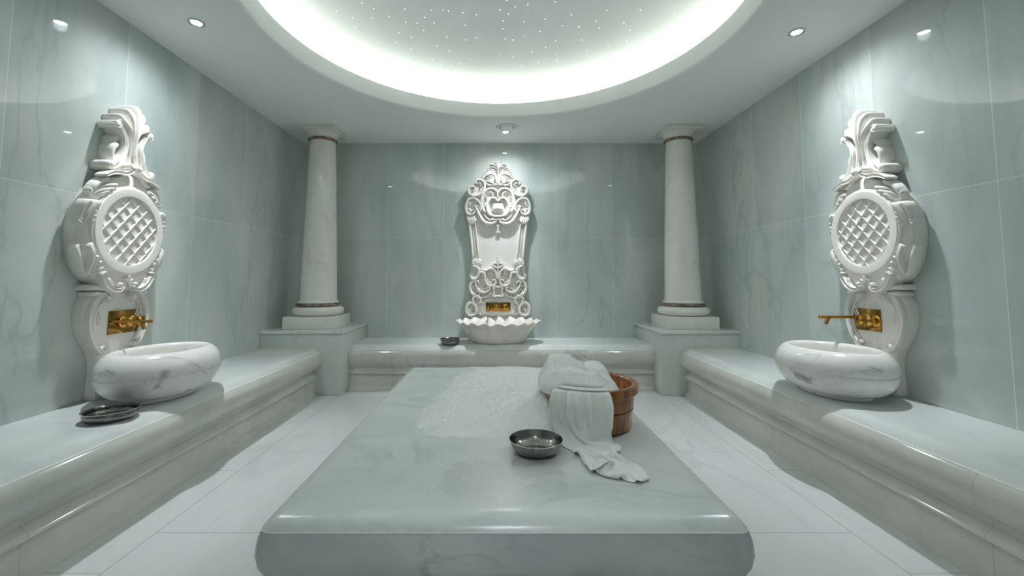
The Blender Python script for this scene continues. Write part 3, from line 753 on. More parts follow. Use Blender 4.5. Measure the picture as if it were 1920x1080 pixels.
        def lower(bm):
            pts = spiral(.082, .985, .006, .022, -380, -95 + 90, .006, .010, 10)
            pts = spiral(.084, .990, .014, .024, 420, 90, .008, .0105, 9) + [(.125, 1.003, .013), (.160, .968, .016), (.178, .915, .018), (.180, .860, .018), (.170, .800, .0165), (.148, .745, .014), (.122, .706, .0115), (.098, .686, .010)]
            pts += spiral(.094, .706, .020, .008, -80, 170, .0095, .007, 7)[1:]
            sweep(bm, pts, .03, .088, 'strap', s=s, v0=V0)
            peg(bm, .084, .990, .0145, .03, .091, s=s, v0=V0)
            sweep(bm, [(.108, .965, .004), (.134, .935, .007), (.150, .89, .0085), (.148, .83, .0085), (.134, .775, .007), (.112, .735, .005)], .03, .078, 'bead', s=s, v0=V0)
            sweep(bm, [(.134, .930, .004), (.122, .900, .008), (.112, .878, .008)], .05, .074, 'bead', s=s, v0=V0)
            sweep(bm, [(.140, .900, .004), (.126, .866, .008), (.117, .846, .008)], .05, .074, 'bead', s=s, v0=V0)
        part('lower_scroll', lower)
    def fleur(bm):
        sweep(bm, [(0, 1.045, .005), (0, 1.075, .009), (0, 1.100, .010), (0, 1.112, .005)], .06, .126, 'bead', v0=V0)
        for s in (1, -1): sweep(bm, [(0, 1.055, .004), (.012, 1.080, .006), (.026, 1.090, .006)], .06, .120, 'bead', s=s, v0=V0)
    part('fleuron', fleur)
    # oval ring and lattice
    OU, OV = 0., 1.367
    def ovring(bm):
        seg = 96; rows = []
        for ra, rb, w in ((.248, .260, .04), (.248, .260, .104), (.242, .254, .112), (.235, .247, .113), (.231, .243, .119), (.194, .205, .119), (.188, .199, .1175), (.186, .197, .102), (.186, .197, .04)):
            rows.append([bm.verts.new((OU + ra * cos(2 * pi * k / seg), -w, OV - V0 + rb * sin(2 * pi * k / seg))) for k in range(seg)])
        for i in range(len(rows)):
            a_, b_ = rows[i], rows[(i + 1) % len(rows)]
            for k in range(seg):
                q = (k + 1) % seg; bm.faces.new((a_[k], a_[q], b_[q], b_[k]))
    part('oval_ring', ovring, 40)
    def lattice(bm):
        A, B = .189, .200
        for dsg in (1, -1):
            du, dv = .67 * dsg, .742       # bar direction
            k = hypot(du, dv); du /= k; dv /= k
            nu, nv = -dv, du
            for i in range(-4, 5):
                o_ = i * .0600 + (.006 if dsg > 0 else -.004)
                pu, pv = nu * o_, nv * o_
                a_ = (du / A) ** 2 + (dv / B) ** 2; b_ = 2 * (pu * du / A ** 2 + pv * dv / B ** 2); c_ = (pu / A) ** 2 + (pv / B) ** 2 - 1
                d_ = b_ * b_ - 4 * a_ * c_
                if d_ <= 0: continue
                t0, t1 = (-b_ - sqrt(d_)) / (2 * a_), (-b_ + sqrt(d_)) / (2 * a_)
                if t1 - t0 < .03: continue
                wv = .003 if dsg > 0 else .0
                sweep(bm, [(pu + du * t0 + OU, pv + dv * t0 + OV, .0046), (pu + du * (t0 + t1) / 2 + OU, pv + dv * (t0 + t1) / 2 + OV, .0046), (pu + du * t1 + OU, pv + dv * t1 + OV, .0046)], .098, .1085 + wv * .6, 'bead', ends=(0, 0), v0=V0)
    part('lattice', lattice)
    return t
side_panel((XL + .0012, DL, ZB + .0008), pi / 2, 'carved white marble fountain panel with lattice oval on the left wall')
side_panel((XR - .0012, DR, ZB + .0008), -pi / 2, 'carved white marble fountain panel with lattice oval on the right wall')

# ================================================================== BACK FOUNTAIN PANEL
def back_panel():
    t = thing('tall_carved_panel', 'tall carved white marble fountain panel on the back wall above the scalloped basin', 'panel', (.001, YB - .0012, ZB + .0008))
    mt = M['carved']
    ZA, ZK = 4.2162, .0060                     # drawing units of the two studies below -> metres
    def A(a, b, r=0., h=1.):                   # upper study, 5.684 units to the step
        return ((a - 530) * .001053, ZA - ZK * (290 + b / 5.684), r * .00106, h)
    def B(a, b, r=0., h=1.):                   # lower study, 5.143 units to the step
        return ((a - 537) * .001148, ZA - ZK * (460 + b / 5.143), r * .00117, h)
    def part(nm, fn, both=True, smooth=45):
        for s in ((1, -1) if both else (1,)):
            bm = bmesh.new(); fn(bm, s); obj(nm, bm, mt, t, smooth=smooth)
    def S(bm, s, F, pts, w0=.030, w1=.075, prof='round', leaf=True, **k):
        # the studies show the left half: u < 0 for s = +1
        P = [F(*p) for p in pts]
        if prof == 'strap':
            P = [(u, v, r * 1.16, h) for u, v, r, h in P]; prof = 'bead'
            # small leaf lobes along the hollow side of the band
            for i in range(1, len(P) - 1) if leaf else ():
                (ua, va), (ub, vb), (uc, vc) = P[i - 1][:2], P[i][:2], P[i + 1][:2]
                t1, t2 = (ub - ua, vb - va), (uc - ub, vc - vb)
                cr = t1[0] * t2[1] - t1[1] * t2[0]; l1, l2 = hypot(*t1), hypot(*t2)
                if abs(cr) < .06 * l1 * l2: continue
                sg = 1 if cr > 0 else -1
                tx, tz = (uc - ua) / (l1 + l2), (vc - va) / (l1 + l2); nx, nz = -tz * sg, tx * sg; r = P[i][2]
                for f in (.0, .5):
                    b = (ub + t2[0] * f + nx * r * .6, vb + t2[1] * f + nz * r * .6)
                    e = (b[0] + nx * r * .75 - tx * r * .55, b[1] + nz * r * .75 - tz * r * .55)
                    sweep(bm, [(b[0], b[1], r * .5), ((b[0] + e[0]) / 2 - tx * r * .12, (b[1] + e[1]) / 2 - tz * r * .12, r * .58), (e[0], e[1], r * .46)], w0, w0 + (w1 - w0) * .74, 'bead', s=s, v0=ZB, per=2)
        sweep(bm, P, w0, w1, prof, s=s, v0=ZB, per=4, **k)
    # backing
    half = [B(537, 700)[:2], B(700, 700)[:2], B(840, 668)[:2], B(850, 610)[:2], B(835, 545)[:2], B(790, 528)[:2], B(780, 480)[:2], B(812, 440)[:2], B(815, 370)[:2], B(790, 325)[:2], B(806, 290)[:2], B(802, 220)[:2], B(790, 150)[:2],
            B(792, 60)[:2], A(835, 900)[:2], A(850, 720)[:2], A(868, 660)[:2], A(878, 560)[:2], A(868, 480)[:2], A(855, 420)[:2], A(850, 345)[:2], A(790, 330)[:2], A(765, 265)[:2], A(700, 250)[:2], A(640, 160)[:2], A(585, 110)[:2], A(545, 84)[:2], A(530, 80)[:2]]
    bm = bmesh.new(); slab_outline(bm, [(max(u, 0.), v) for u, v in half], 0, .040, .006, ZB, per=3); obj('backing_slab', bm, mt, t)
    bm = bmesh.new(); slab_outline(bm, [(0., ZB), (.155, ZB), (.155, .70), (.0, .70)], 0, .038, .004, ZB, straight=True); obj('foot_slab', bm, mt, t)
    bm = bmesh.new(); slab_outline(bm, [B(537, 665)[:2], B(640, 665)[:2], B(700, 640)[:2], B(690, 540)[:2], B(640, 505)[:2], B(537, 500)[:2]], 0, .054, .008, ZB, per=3); obj('faucet_field', bm, mt, t)
    # pilasters
    def pil(bm, s):
        S(bm, s, A, [(226, 725, 15), (246, 900, 15), (262, 1075, 15)], .03, .070, 'bead')
        S(bm, s, A, [(262, 725, 5), (279, 900, 5), (297, 1080, 5)], .03, .056, 'bead')
    part('outer_moulding', pil)
    part('inner_moulding', lambda bm, s: S(bm, s, A, [(287, 720, 8), (306, 900, 8), (326, 1080, 8)], .03, .064, 'bead'))
    part('upper_capital_leaf', lambda bm, s: [S(bm, s, A, [(252, 742, 5, .8), (252 + dx * .6, 742 - dy * .55, r, 1), (252 + dx, 742 - dy, r * .8, .95)], .03, .082, 'bead') for dx, dy, r in ((-48, 60, 14), (-42, 84, 13), (-20, 88, 13), (4, 80, 14), (26, 86, 13), (42, 70, 13), (44, 48, 11), (0, 40, 12))])
    part('lower_capital_leaf', lambda bm, s: [S(bm, s, B, [(332, 195, 5, .8), (332 + dx * .6, 195 - dy * .55, r, 1), (332 + dx, 195 - dy, r * .8, .95)], .03, .082, 'bead') for dx, dy, r in ((-46, 28, 11), (-42, 48, 11), (-26, 62, 11), (-4, 70, 12), (20, 62, 11), (36, 48, 11), (42, 26, 11), (0, 34, 12))])
    # -- upper ornament
    part('outer_cartouche_scroll', lambda bm, s: (S(bm, s, A, [(530, 428, 8), (526, 400, 10), (506, 370, 12), (465, 352, 13), (425, 362, 14), (390, 390, 15), (367, 435, 15), (358, 490, 15), (360, 545, 14), (372, 585, 12), (395, 605, 9)], .03, .086, 'strap'),
                                                  S(bm, s, A, [(392, 408, 8), (430, 388, 12), (462, 395, 14), (480, 420, 11), (478, 440, 7)], .03, .070, 'bead'), S(bm, s, A, [(375, 470, 6), (395, 440, 10), (410, 445, 9), (404, 470, 8)], .03, .068, 'bead'),
                                                  S(bm, s, A, [(362, 520, 6), (384, 510, 10), (388, 535, 9), (380, 560, 7)], .03, .070, 'bead')))
    part('inner_cartouche_scroll', lambda bm, s: (S(bm, s, A, [(524, 492, 8), (508, 466, 11), (478, 456, 12), (448, 468, 13), (424, 505, 14), (414, 555, 14), (424, 605, 14), (450, 638, 13), (490, 652, 12), (530, 654, 12)], .03, .092, 'strap', leaf=False),
                                                  S(bm, s, A, [(474, 480, 6), (452, 492, 9), (440, 520, 10), (434, 560, 10), (442, 600, 9), (462, 626, 7), (492, 636, 6)], .03, .066, 'bead')))
    def boss(bm, s):
        c = A(530, 560); rows = []; ring = []
        for k in range(64):
            a = 2 * pi * k / 64; ca, sa = cos(a), sin(a); q = (abs(ca) ** 4 + abs(sa) ** 4) ** -.25
            sc_ = 1 + (.035 * cos(8 * a) if sa > 0 else 0.)
            ring.append((c[0] + .068 * ca * q * sc_ * (1 - .08 * sa), c[1] + .050 * sa * q * sc_))
        for k, w in ((1., .03), (1., .054), (.97, .064), (.90, .076), (.78, .087), (.58, .096), (.33, .101), (.05, .102)): rows.append([bm.verts.new((c[0] + (u - c[0]) * k, -w, c[1] + (v - c[1]) * k - ZB)) for u, v in ring])
        n = len(ring)
        for i in range(len(rows) - 1):
            for q in range(n): bm.faces.new((rows[i][q], rows[i][(q + 1) % n], rows[i + 1][(q + 1) % n], rows[i + 1][q]))
        bm.faces.new(rows[-1]); bm.faces.new(rows[0])
    part('boss', boss, False)
    part('button', lambda bm, s: dome(bm, 0, A(0, 442)[1], .016, .016, .03, .088, v0=ZB), False)
    part('bottom_scroll', lambda bm, s: (S(bm, s, A, [(278, 548, 8), (296, 556, 12), (312, 596, 15), (336, 648, 17), (366, 696, 18), (408, 726, 18), (452, 733, 17), (490, 722, 15), (512, 708, 12)], .03, .092, 'strap', leaf=False),
                                         S(bm, s, A, [(388, 640, 6), (410, 668, 9), (438, 690, 10), (466, 694, 11), (478, 684, 9), (468, 676, 6)], .03, .084, 'bead'),
                                         S(bm, s, A, [(300, 540, 7), (330, 548, 11), (340, 580, 10), (352, 600, 8)], .03, .078, 'bead'), S(bm, s, A, [(292, 640, 6), (312, 630, 10), (330, 650, 12), (338, 685, 9)], .03, .074, 'bead')))
    part('bar_knot', lambda bm, s: (S(bm, 1, A, [(478, 692, 15), (504, 690, 12), (530, 689, 13), (556, 690, 12), (582, 692, 15)], .03, .094, 'round'), *[dome(bm, q * 58 * .001053, A(0, 692)[1], .020, .020, .03, .098, s=1, v0=ZB) for q in (1, -1)]), False)
    part('lower_side_scroll', lambda bm, s: (S(bm, s, A, [(342, 600, 8), (352, 560, 11), (330, 505, 12), (300, 472, 13), (262, 458, 13), (220, 472, 13), (195, 512, 13), (186, 560, 13), (194, 606, 13), (220, 634, 13), (256, 634, 12), (282, 614, 10), (280, 594, 8), (258, 592, 6)], .03, .086, 'strap'),
                                             S(bm, s, A, [(205, 500, 6), (226, 492, 10), (236, 518, 11), (222, 548, 8)], .03, .070, 'bead'), S(bm, s, A, [(200, 560, 5), (218, 572, 9), (236, 600, 8)], .03, .068, 'bead'),
                                             S(bm, s, A, [(335, 530, 5), (306, 535, 10), (290, 556, 9)], .03, .070, 'bead')))
    part('upper_side_scroll', lambda bm, s: (S(bm, s, A, [(262, 372, 6), (282, 362, 8), (282, 340, 10), (255, 330, 12), (226, 345, 12), (214, 380, 12), (232, 415, 12), (268, 432, 13), (312, 430, 13), (352, 408, 13), (380, 368, 13), (390, 322, 13), (378, 282, 13), (345, 260, 12), (310, 264, 11), (292, 286, 9), (300, 306, 6)], .03, .088, 'strap'),
                                             S(bm, s, A, [(318, 300, 6), (340, 290, 11), (352, 312, 10), (340, 330, 7)], .03, .072, 'bead'), S(bm, s, A, [(338, 395, 6), (345, 365, 10), (362, 350, 9), (368, 330, 7)], .03, .070, 'bead'),
                                             S(bm, s, A, [(235, 390, 5), (250, 372, 8), (264, 388, 8), (268, 410, 6)], .03, .070, 'bead'), S(bm, s, A, [(206, 395, 5), (200, 415, 8), (190, 432, 6)], .0, .060, 'bead'), dome(bm, A(268, 0)[0], A(0, 440)[1], .024, .018, .03, .092, s=s, v0=ZB)))
    part('shell_fan', lambda bm, s: [S(bm, s, A, [(478, 296, 5), ((478 + a) / 2, (296 + b) / 2, 9), (a, b, 11)], .03, .082, 'bead') for a, b in ((405, 268), (418, 245), (440, 226), (464, 218), (488, 228))])
    part('crest_bar', lambda bm, s: (S(bm, s, A, [(396, 276, 7), (406, 300, 9), (428, 318, 11), (462, 320, 12), (500, 312, 12), (530, 310, 12)], .03, .088, 'bead'), dome(bm, A(474, 0)[0], A(0, 300)[1], .021, .021, .03, .104, s=s, v0=ZB)))
    part('plume', lambda bm, s: (S(bm, s, A, [(516, 292, 11), (512, 250, 14), (498, 215, 15), (470, 196, 14), (438, 198, 12), (410, 214, 9)], .03, .092, 'strap'),
                                 S(bm, s, A, [(512, 205, 9), (478, 172, 15), (432, 174, 15), (392, 200, 12), (360, 240, 7)], .03, .078, 'round'), S(bm, s, A, [(480, 182, 8), (420, 190, 12), (385, 224, 10), (366, 246, 6)], .0, .066, 'bead'),
                                 S(bm, s, A, [(514, 175, 8), (474, 150, 13), (430, 152, 12), (384, 184, 7)], .0, .080, 'round'), S(bm, s, A, [(518, 150, 8), (485, 124, 13), (448, 124, 12), (416, 148, 7)], .0, .086, 'round'),
                                 S(bm, s, A, [(522, 130, 7), (498, 104, 12), (468, 96, 11), (442, 104, 6)], .0, .090, 'round'), S(bm, s, A, [(526, 120, 6), (518, 96, 10), (504, 80, 8)], .0, .094, 'round')))
    part('crest_stem', lambda bm, s: (S(bm, s, A, [(530, 305, 16), (530, 250, 13), (530, 180, 11), (530, 120, 10), (531, 84, 8)], .03, .100, 'round'), S(bm, s, A, [(530, 150, 8), (546, 126, 11), (566, 122, 8)], .05, .106, 'bead')), False)
    part('pendant', lambda bm, s: (S(bm, s, A, [(530, 735, 12), (530, 752, 22), (530, 772, 14)], .03, .074, 'bead'), S(bm, s, A, [(530, 772, 10), (530, 790, 16), (530, 806, 9)], .03, .070, 'bead'), S(bm, s, A, [(530, 800, 6), (518, 822, 9), (512, 832, 7)], .03, .066, 'bead'),
                                   S(bm, s, A, [(530, 800, 6), (542, 822, 9), (548, 832, 7)], .03, .066, 'bead'), S(bm, s, A, [(530, 805, 7), (530, 842, 8)], .03, .066, 'bead'), S(bm, s, A, [(530, 762, 6), (508, 766, 9), (502, 778, 7)], .03, .066, 'bead'), S(bm, s, A, [(530, 762, 6), (552, 766, 9), (558, 778, 7)], .03, .066, 'bead')), False)
    # -- lower ornament
    part('shoulder_scroll', lambda bm, s: (S(bm, s, B, [(300, 196, 8), (330, 205, 14), (352, 232, 15), (350, 268, 14), (334, 305, 13), (306, 322, 12), (280, 312, 11), (272, 286, 9), (286, 272, 6)], .03, .088, 'strap'),
                                           S(bm, s, B, [(292, 205, 6), (306, 232, 12), (304, 256, 9)], .03, .072, 'bead'), S(bm, s, B, [(330, 240, 6), (318, 268, 10), (326, 290, 7)], .03, .070, 'bead')))
    part('middle_scroll', lambda bm, s: (S(bm, s, B, [(362, 262, 7), (384, 254, 11), (406, 268, 12), (414, 305, 12), (420, 345, 12), (442, 376, 12), (480, 384, 12), (512, 366, 12), (516, 338, 10), (500, 324, 8), (484, 334, 6)], .03, .088, 'strap'),
                                         S(bm, s, B, [(380, 228, 7), (405, 238, 10), (425, 232, 10)], .03, .072, 'bead'), S(bm, s, B, [(438, 345, 6), (462, 350, 10), (470, 366, 7)], .03, .070, 'bead'), S(bm, s, B, [(420, 330, 5), (436, 322, 8), (442, 338, 7)], .03, .068, 'bead')))
    part('arch_scroll', lambda bm, s: (S(bm, s, B, [(428, 240, 6), (452, 222, 11), (484, 222, 12), (508, 240, 12), (520, 275, 12), (524, 312, 10)], .03, .086, 'strap'),
                                       *[S(bm, s, B, [(470, 240, 5), ((470 + a) / 2, (240 + b) / 2, 9), (a, b, 7)], .03, .072, 'bead') for a, b in ((438, 262), (448, 284), (470, 292), (492, 282))]))
    part('finial', lambda bm, s: (S(bm, s, B, [(537, 310, 16), (537, 262, 15), (537, 215, 13), (537, 178, 10), (537, 150, 9)], .03, .092, 'round'), dome(bm, 0, B(0, 134)[1], .016, .016, .03, .086, v0=ZB), dome(bm, 0, B(0, 110)[1], .011, .011, .03, .080, v0=ZB),
                                  *[x for q in (1, -1) for x in (S(bm, q, B, [(530, 215, 8), (508, 205, 11), (492, 188, 12), (496, 170, 10), (510, 172, 7)], .03, .086, 'strap'), S(bm, q, B, [(532, 180, 6), (520, 165, 9), (516, 152, 7)], .03, .080, 'bead'))]), False)
    part('large_lower_scroll', lambda bm, s: (S(bm, s, B, [(352, 362, 6), (346, 342, 10), (318, 334, 12), (284, 348, 13), (266, 388, 13), (272, 432, 13), (296, 464, 13), (318, 466, 9)], .03, .084, 'strap'),
                                              S(bm, s, B, [(318, 352, 7), (330, 392, 10), (358, 432, 12), (400, 446, 12), (438, 436, 12), (460, 414, 11), (452, 396, 9), (430, 402, 6)], .03, .086, 'strap'),
                                              S(bm, s, B, [(312, 486, 7), (350, 496, 10), (396, 494, 10), (440, 478, 10), (470, 446, 9)], .03, .078, 'bead'), *[S(bm, s, B, [(p, q, 9), ((p + a) / 2, (q + b) / 2, 9), (a, b, 8)], .03, .066, 'bead') for p, q, a, b in ((300, 388, 318, 380), (306, 420, 328, 408), (324, 446, 344, 430), (350, 466, 364, 448), (380, 474, 388, 456), (408, 474, 412, 456))],
                                              S(bm, s, B, [(395, 420, 5), (408, 408, 9), (420, 414, 6)], .03, .076, 'bead')))
    def cart(bm, s):
        for q in (1, -1):
            S(bm, q, B, [(537, 396, 10), (505, 390, 11), (488, 404, 11), (500, 420, 10), (496, 436, 10), (500, 452, 10), (488, 470, 11), (505, 484, 11), (537, 478, 10)], .03, .086, 'strap')
            S(bm, q, B, [(537, 412, 5), (514, 412, 5), (510, 436, 5), (514, 462, 5), (537, 462, 5)], .03, .066, 'bead')
    part('small_cartouche', cart, False)
    part('foot_scroll', lambda bm, s: (S(bm, s, B, [(352, 548, 7), (372, 526, 10), (366, 498, 11), (338, 480, 12), (308, 486, 11), (294, 512, 11), (304, 548, 11), (326, 582, 12), (332, 620, 12), (314, 652, 12), (280, 666, 13), (246, 652, 13), (232, 612, 13), (242, 566, 13), (272, 542, 12), (300, 552, 10)], .03, .088, 'strap'),
                                       *[S(bm, s, B, [(255, 620, 5), ((255 + a) / 2, (620 + b) / 2, 10), (a, b, 8)], .03, .070, 'bead') for a, b in ((250, 582), (280, 588), (296, 610), (288, 636), (258, 644))],
                                       S(bm, s, B, [(338, 545, 6), (362, 540, 10), (396, 536, 10), (412, 522, 6)], .03, .070, 'bead'), S(bm, s, B, [(345, 512, 5), (380, 518, 9), (404, 514, 6)], .03, .068, 'bead'), S(bm, s, B, [(318, 632, 6), (350, 646, 10), (378, 654, 6)], .03, .068, 'bead'), S(bm, s, B, [(350, 560, 5), (364, 572, 7)], .03, .066, 'bead')))
    return t
back_panel()

# ================================================================== METAL BOWLS
def metal_bowl(loc, rz, label, R, r, hh, flare=.010):
    t = thing('metal_bowl', label, 'bowl', loc, rz, 'metal bath bowls')
    w = .0016
    out = [(r * .35, .0025), (r * .55, .0), (r * .9, .0008), (r * 1.04, .005), (r + (R - r) * .55, hh * .30), (r + (R - r) * .80, hh * .6), (R - flare * .62, hh * .88), (R - flare * .3, hh * .96), (R, hh)]
    inn = [(R - .001, hh + w), (R - flare * .3 - w, hh * .97), (R - flare * .62 - w, hh * .88), (r + (R - r) * .80 - w, hh * .6), (r + (R - r) * .55 - w, hh * .32), (r * 1.0, .011), (r * .86, .006), (r * .74, .0048), (r * .70, .0066), (r * .55, .0062), (r * .35, .0056), (.001, .005)]
    bm = bmesh.new(); lathe(bm, out + inn, seg=64, cap0=True, cap1=True); obj('dish', bm, M['steel'], t, smooth=50)
    bm = bmesh.new(); lathe(bm, [(R + .0012 * cos(a), hh + .001 + .0014 * sin(a)) for a in [2 * pi * k / 8 for k in range(9)]], seg=64, cap0=False, cap1=False); obj('rolled_rim', bm, M['chrome'], t)
    bm = bmesh.new(); lathe(bm, [(.001, hh * .36), (r + (R - r) * .55 - .001, hh * .36)], seg=48, cap0=False, cap1=False); obj('water', bm, M['water'], t, recalc=False)
    return t
metal_bowl((.146, 1.708, ZB + .0005), 0, 'shallow metal bowl on the middle slab beside the white cloth', .102, .068, .050, .004)
metal_bowl((-1.833, 2.101, ZB + .0005), .4, 'shallow flared metal bowl on the left bench in front of the oval basin', .109, .088, .044, .014)
metal_bowl((-.482, 4.42, ZB + .0005), 1.1, 'shallow metal bowl on the back bench left of the scalloped basin', .101, .078, .054, .012)

# ================================================================== WOODEN TUB
TX, TY, TR, Tr, TH = .415, 2.035, .222, .188, .196
def tub():
    t = thing('wooden_tub', 'round brown wooden tub of foam on the middle slab', 'tub', (TX, TY, ZB))
    nst = 22; th = .016
    for k in range(nst):
        a0, a1 = 2 * pi * (k + .012) / nst, 2 * pi * (k + .988) / nst
        bm = bmesh.new(); rows = []
        for z in (.012, .06, .1, .14, .175):
            R = Tr + (TR - .012 - Tr) * z / TH
            ring = []
            for i in range(5):
                a = a0 + (a1 - a0) * i / 4; e = -.0012 if i in (0, 4) else 0.
                ring.append(bm.verts.new(((R + e) * cos(a), (R + e) * sin(a), z)))
            for i in reversed(range(5)):
                a = a0 + (a1 - a0) * i / 4; ring.append(bm.verts.new(((R - th) * cos(a), (R - th) * sin(a), z)))
            rows.append(ring)
        for i in range(len(rows) - 1):
            for q in range(10): bm.faces.new((rows[i][q], rows[i][(q + 1) % 10], rows[i + 1][(q + 1) % 10], rows[i + 1][q]))
        bm.faces.new(rows[0]); bm.faces.new(rows[-1])
        obj('stave', bm, WOOD[(k * 7 + k // 3) % 3], t, smooth=40)
    nr = 8
    for k in range(nr):
        a0, a1 = 2 * pi * (k + .004) / nr, 2 * pi * (k + .996) / nr
        bm = bmesh.new(); lathe(bm, [(TR - .028, .158), (TR - .004, .158), (TR - .001, .161), (TR, .19), (TR - .003, .1955), (TR - .006, TH), (TR - .024, TH), (TR - .028, .193), (TR - .028, .158)], seg=12, cap0=False, cap1=False, a0=a0, a1=a1)
        fs = [e for e in bm.edges if e.is_boundary]; bmesh.ops.holes_fill(bm, edges=fs, sides=20)
        obj('rim_segment', bm, WOOD[(k * 2 + 1) % 3 if k % 2 else 0], t, smooth=40)
    for z in (.092,):
        R = Tr + (TR - .012 - Tr) * z / TH
        bm = bmesh.new(); lathe(bm, [(R - .004, z - .0025), (R + .0012, z - .0022), (R + .0016, z), (R + .0014, z + .0022), (R - .004, z + .0025)], seg=72, cap0=False, cap1=False); obj('hoop', bm, M['hoop'], t)
    bm = bmesh.new(); lathe(bm, [(.001, .0), (Tr - .006, .0), (Tr - .003, .004), (Tr - .003, .0118), (Tr - .02, .0118), (Tr - .02, .03), (.001, .03)], seg=64, cap0=False, cap1=False); obj('bottom_board', bm, M['hoop'], t)
tub()

# ================================================================== FOAM
def fbm(x, y, z=0., o=4):
    v = 0.; a = .5; f = 1.
    for _ in range(o):
        v += a * noise.noise(Vector((x * f, y * f, z))); a *= .5; f *= 2.1
    return v
def cells(x, y, f): return noise.voronoi(Vector((x * f, y * f, 0.)))[0][0]
# heap in the tub
def tub_foam():
    bm = bmesh.new(); n = 190; RM = TR + .014
    base = TH - .030
    def lim(x, y):
        # the heap spills over the rim at the left and the front, stays inside elsewhere
        a = math.degrees(atan2(y, x)) % 360
        k = max(0., min(1., (a - 120) / 25.)) * max(0., min(1., (232 - a) / 18.))
        kf = max(0., min(1., (a - 212) / 12.)) * max(0., min(1., (284 - a) / 12.))
        return (TR - .030) + .016 * kf + (.036 + .005 * fbm(cos(radians(a)) * 6, sin(radians(a)) * 6, 7.)) * k, k
    def hgt(x, y):
        d = hypot(x, y); R_, k = lim(x, y)
        e = (R_ - d) / .040
        if e <= -.25: return None
        edge = min(1., max(0., e)) ** .5
        hA = .082 * math.exp(-(((x + .100) / .125) ** 2 + ((y - .085) / .10) ** 2) ** 1.6)
        hB = .072 * math.exp(-(((x - .058) / .080) ** 2 + ((y - .085) / .095) ** 2) ** 1.6)
        hC = .052 * math.exp(-(((x + .030) / .150) ** 2 + ((y + .095) / .095) ** 2) ** 1.8)
        hh = max(hA, hB, hC) + .25 * min(hA, hB)
        fall = 1. / (1. + math.exp((x - .125 + .04 * fbm(y * 9, 3.)) / .012))
        af = math.degrees(atan2(y, x)) % 360; kf = max(0., min(1., (af - 208) / 14.)) * max(0., min(1., (288 - af) / 14.)) * max(0., min(1., (d - .08) / .06))
        h = base + .026 + edge * (hh + .020 * k) + k * (.014 * edge) + .030 * kf * (1 - k)
        h = h * fall + (base - .050) * (1 - fall)
        h += edge * (.012 * fbm(x * 16, y * 16, 2.) + .004 * fbm(x * 60, y * 60, 5.) - .0045 * cells(x, y, 95.))
        return h if e > 0 else h - .02 * (1 - k) + e * .05 * k
    na, nr = 300, 90; rows = []
    for i in range(1, nr + 4):
        row = []
        for q in range(na):
            a = 2 * pi * q / na; R_, k = lim(cos(a), sin(a))
            f = min(1., (i / nr)); d = R_ * f * .9995
            x, y = d * cos(a), d * sin(a); z = hgt(x, y)
            if i > nr: z -= (.008, .022, .034)[i - nr - 1] * (.3 + .7 * k); d2 = (0, .001, -.003)[i - nr - 1]; x += d2 * cos(a); y += d2 * sin(a)
            row.append(bm.verts.new((x, y, z)))
        rows.append(row)
    for i in range(len(rows) - 1):
        for q in range(na): bm.faces.new((rows[i][q], rows[i + 1][q], rows[i + 1][(q + 1) % na], rows[i][(q + 1) % na]))
    bm.faces.new(rows[0])
    o = obj('foam_heap', bm, M['foam'], smooth=180, recalc=False); o.location = (TX, TY, ZB)
    tag(o, 'heap of white soap foam rising out of the wooden tub', 'foam', kind='stuff')
tub_foam()
def slab_foam():
    bm = bmesh.new()
    x0, x1, y0, y1 = -.46, .40, 1.74, 3.32; nx, ny = 230, 420
    def hgt(x, y):
        # sheet spreading to the left of the tub, thick against it
        dt = hypot(x - TX, y - TY) - Tr
        wob = .11 * fbm(x * 4.2, y * 4.2, 1.) + .05 * fbm(x * 13, y * 13, 4.)
        # outline: left limit grows towards the middle of the sheet
        lim_l = -.37 + .16 * max(0., (y - 2.30)) ** 1.0 + .42 * max(0., 2.02 - y) * (1.1) + wob
        lim_f = 1.865 + .16 * max(0., -.15 - x) - .10 * max(0., min(1., (x + .1) / .3)) * .3 + wob * .5
        lim_b = 3.26 + wob
        lim_r = TX - .10 + wob * .4 if y < TY else .5
        e = min((x - lim_l) / .10, (y - lim_f) / .055, (lim_b - y) / .10, (lim_r - x) / .06)
        if e <= -.35: return None
        if e <= 0: return e * .004
        e = min(1., e)
        thick = .010 * e ** .5 * (.6 + .8 * max(0., fbm(x * 6, y * 6, 9.) + .4))
        heap = .150 * math.exp(-(max(0., dt) / .085) ** 1.6) * math.exp(-(((y - TY - .06) / .20) ** 2)) * (1 if x < TX else 0)
        tail = .045 * math.exp(-(((x - .10) / .17) ** 2 + ((y - 2.28) / .28) ** 2))
        return .0008 + thick + (heap + tail) * min(1., e * 1.5) * (1 + .5 * fbm(x * 14, y * 14, 6.)) + e * (.005 * abs(fbm(x * 30, y * 30, 3.)) + .004 - .0045 * cells(x, y, 95.))
    vs = {}
    for i in range(nx + 1):
        for k in range(ny + 1):
            x, y = x0 + (x1 - x0) * i / nx, y0 + (y1 - y0) * k / ny
            if hypot(x - TX, y - TY) < Tr + .002: continue
            h = hgt(x, y)
            if h is not None: vs[i, k] = bm.verts.new((x, y, h))
    for i in range(nx):
        for k in range(ny):
            q = [vs.get(c) for c in ((i, k), (i + 1, k), (i + 1, k + 1), (i, k + 1))]
            if all(q): bm.faces.new(q)
    o = obj('foam_spread', bm, M['foam'], smooth=180, recalc=False); o.location = (0, 0, ZB)
    tag(o, 'thin spread of white soap foam on the middle slab left of the wooden tub', 'foam', kind='stuff')
slab_foam()

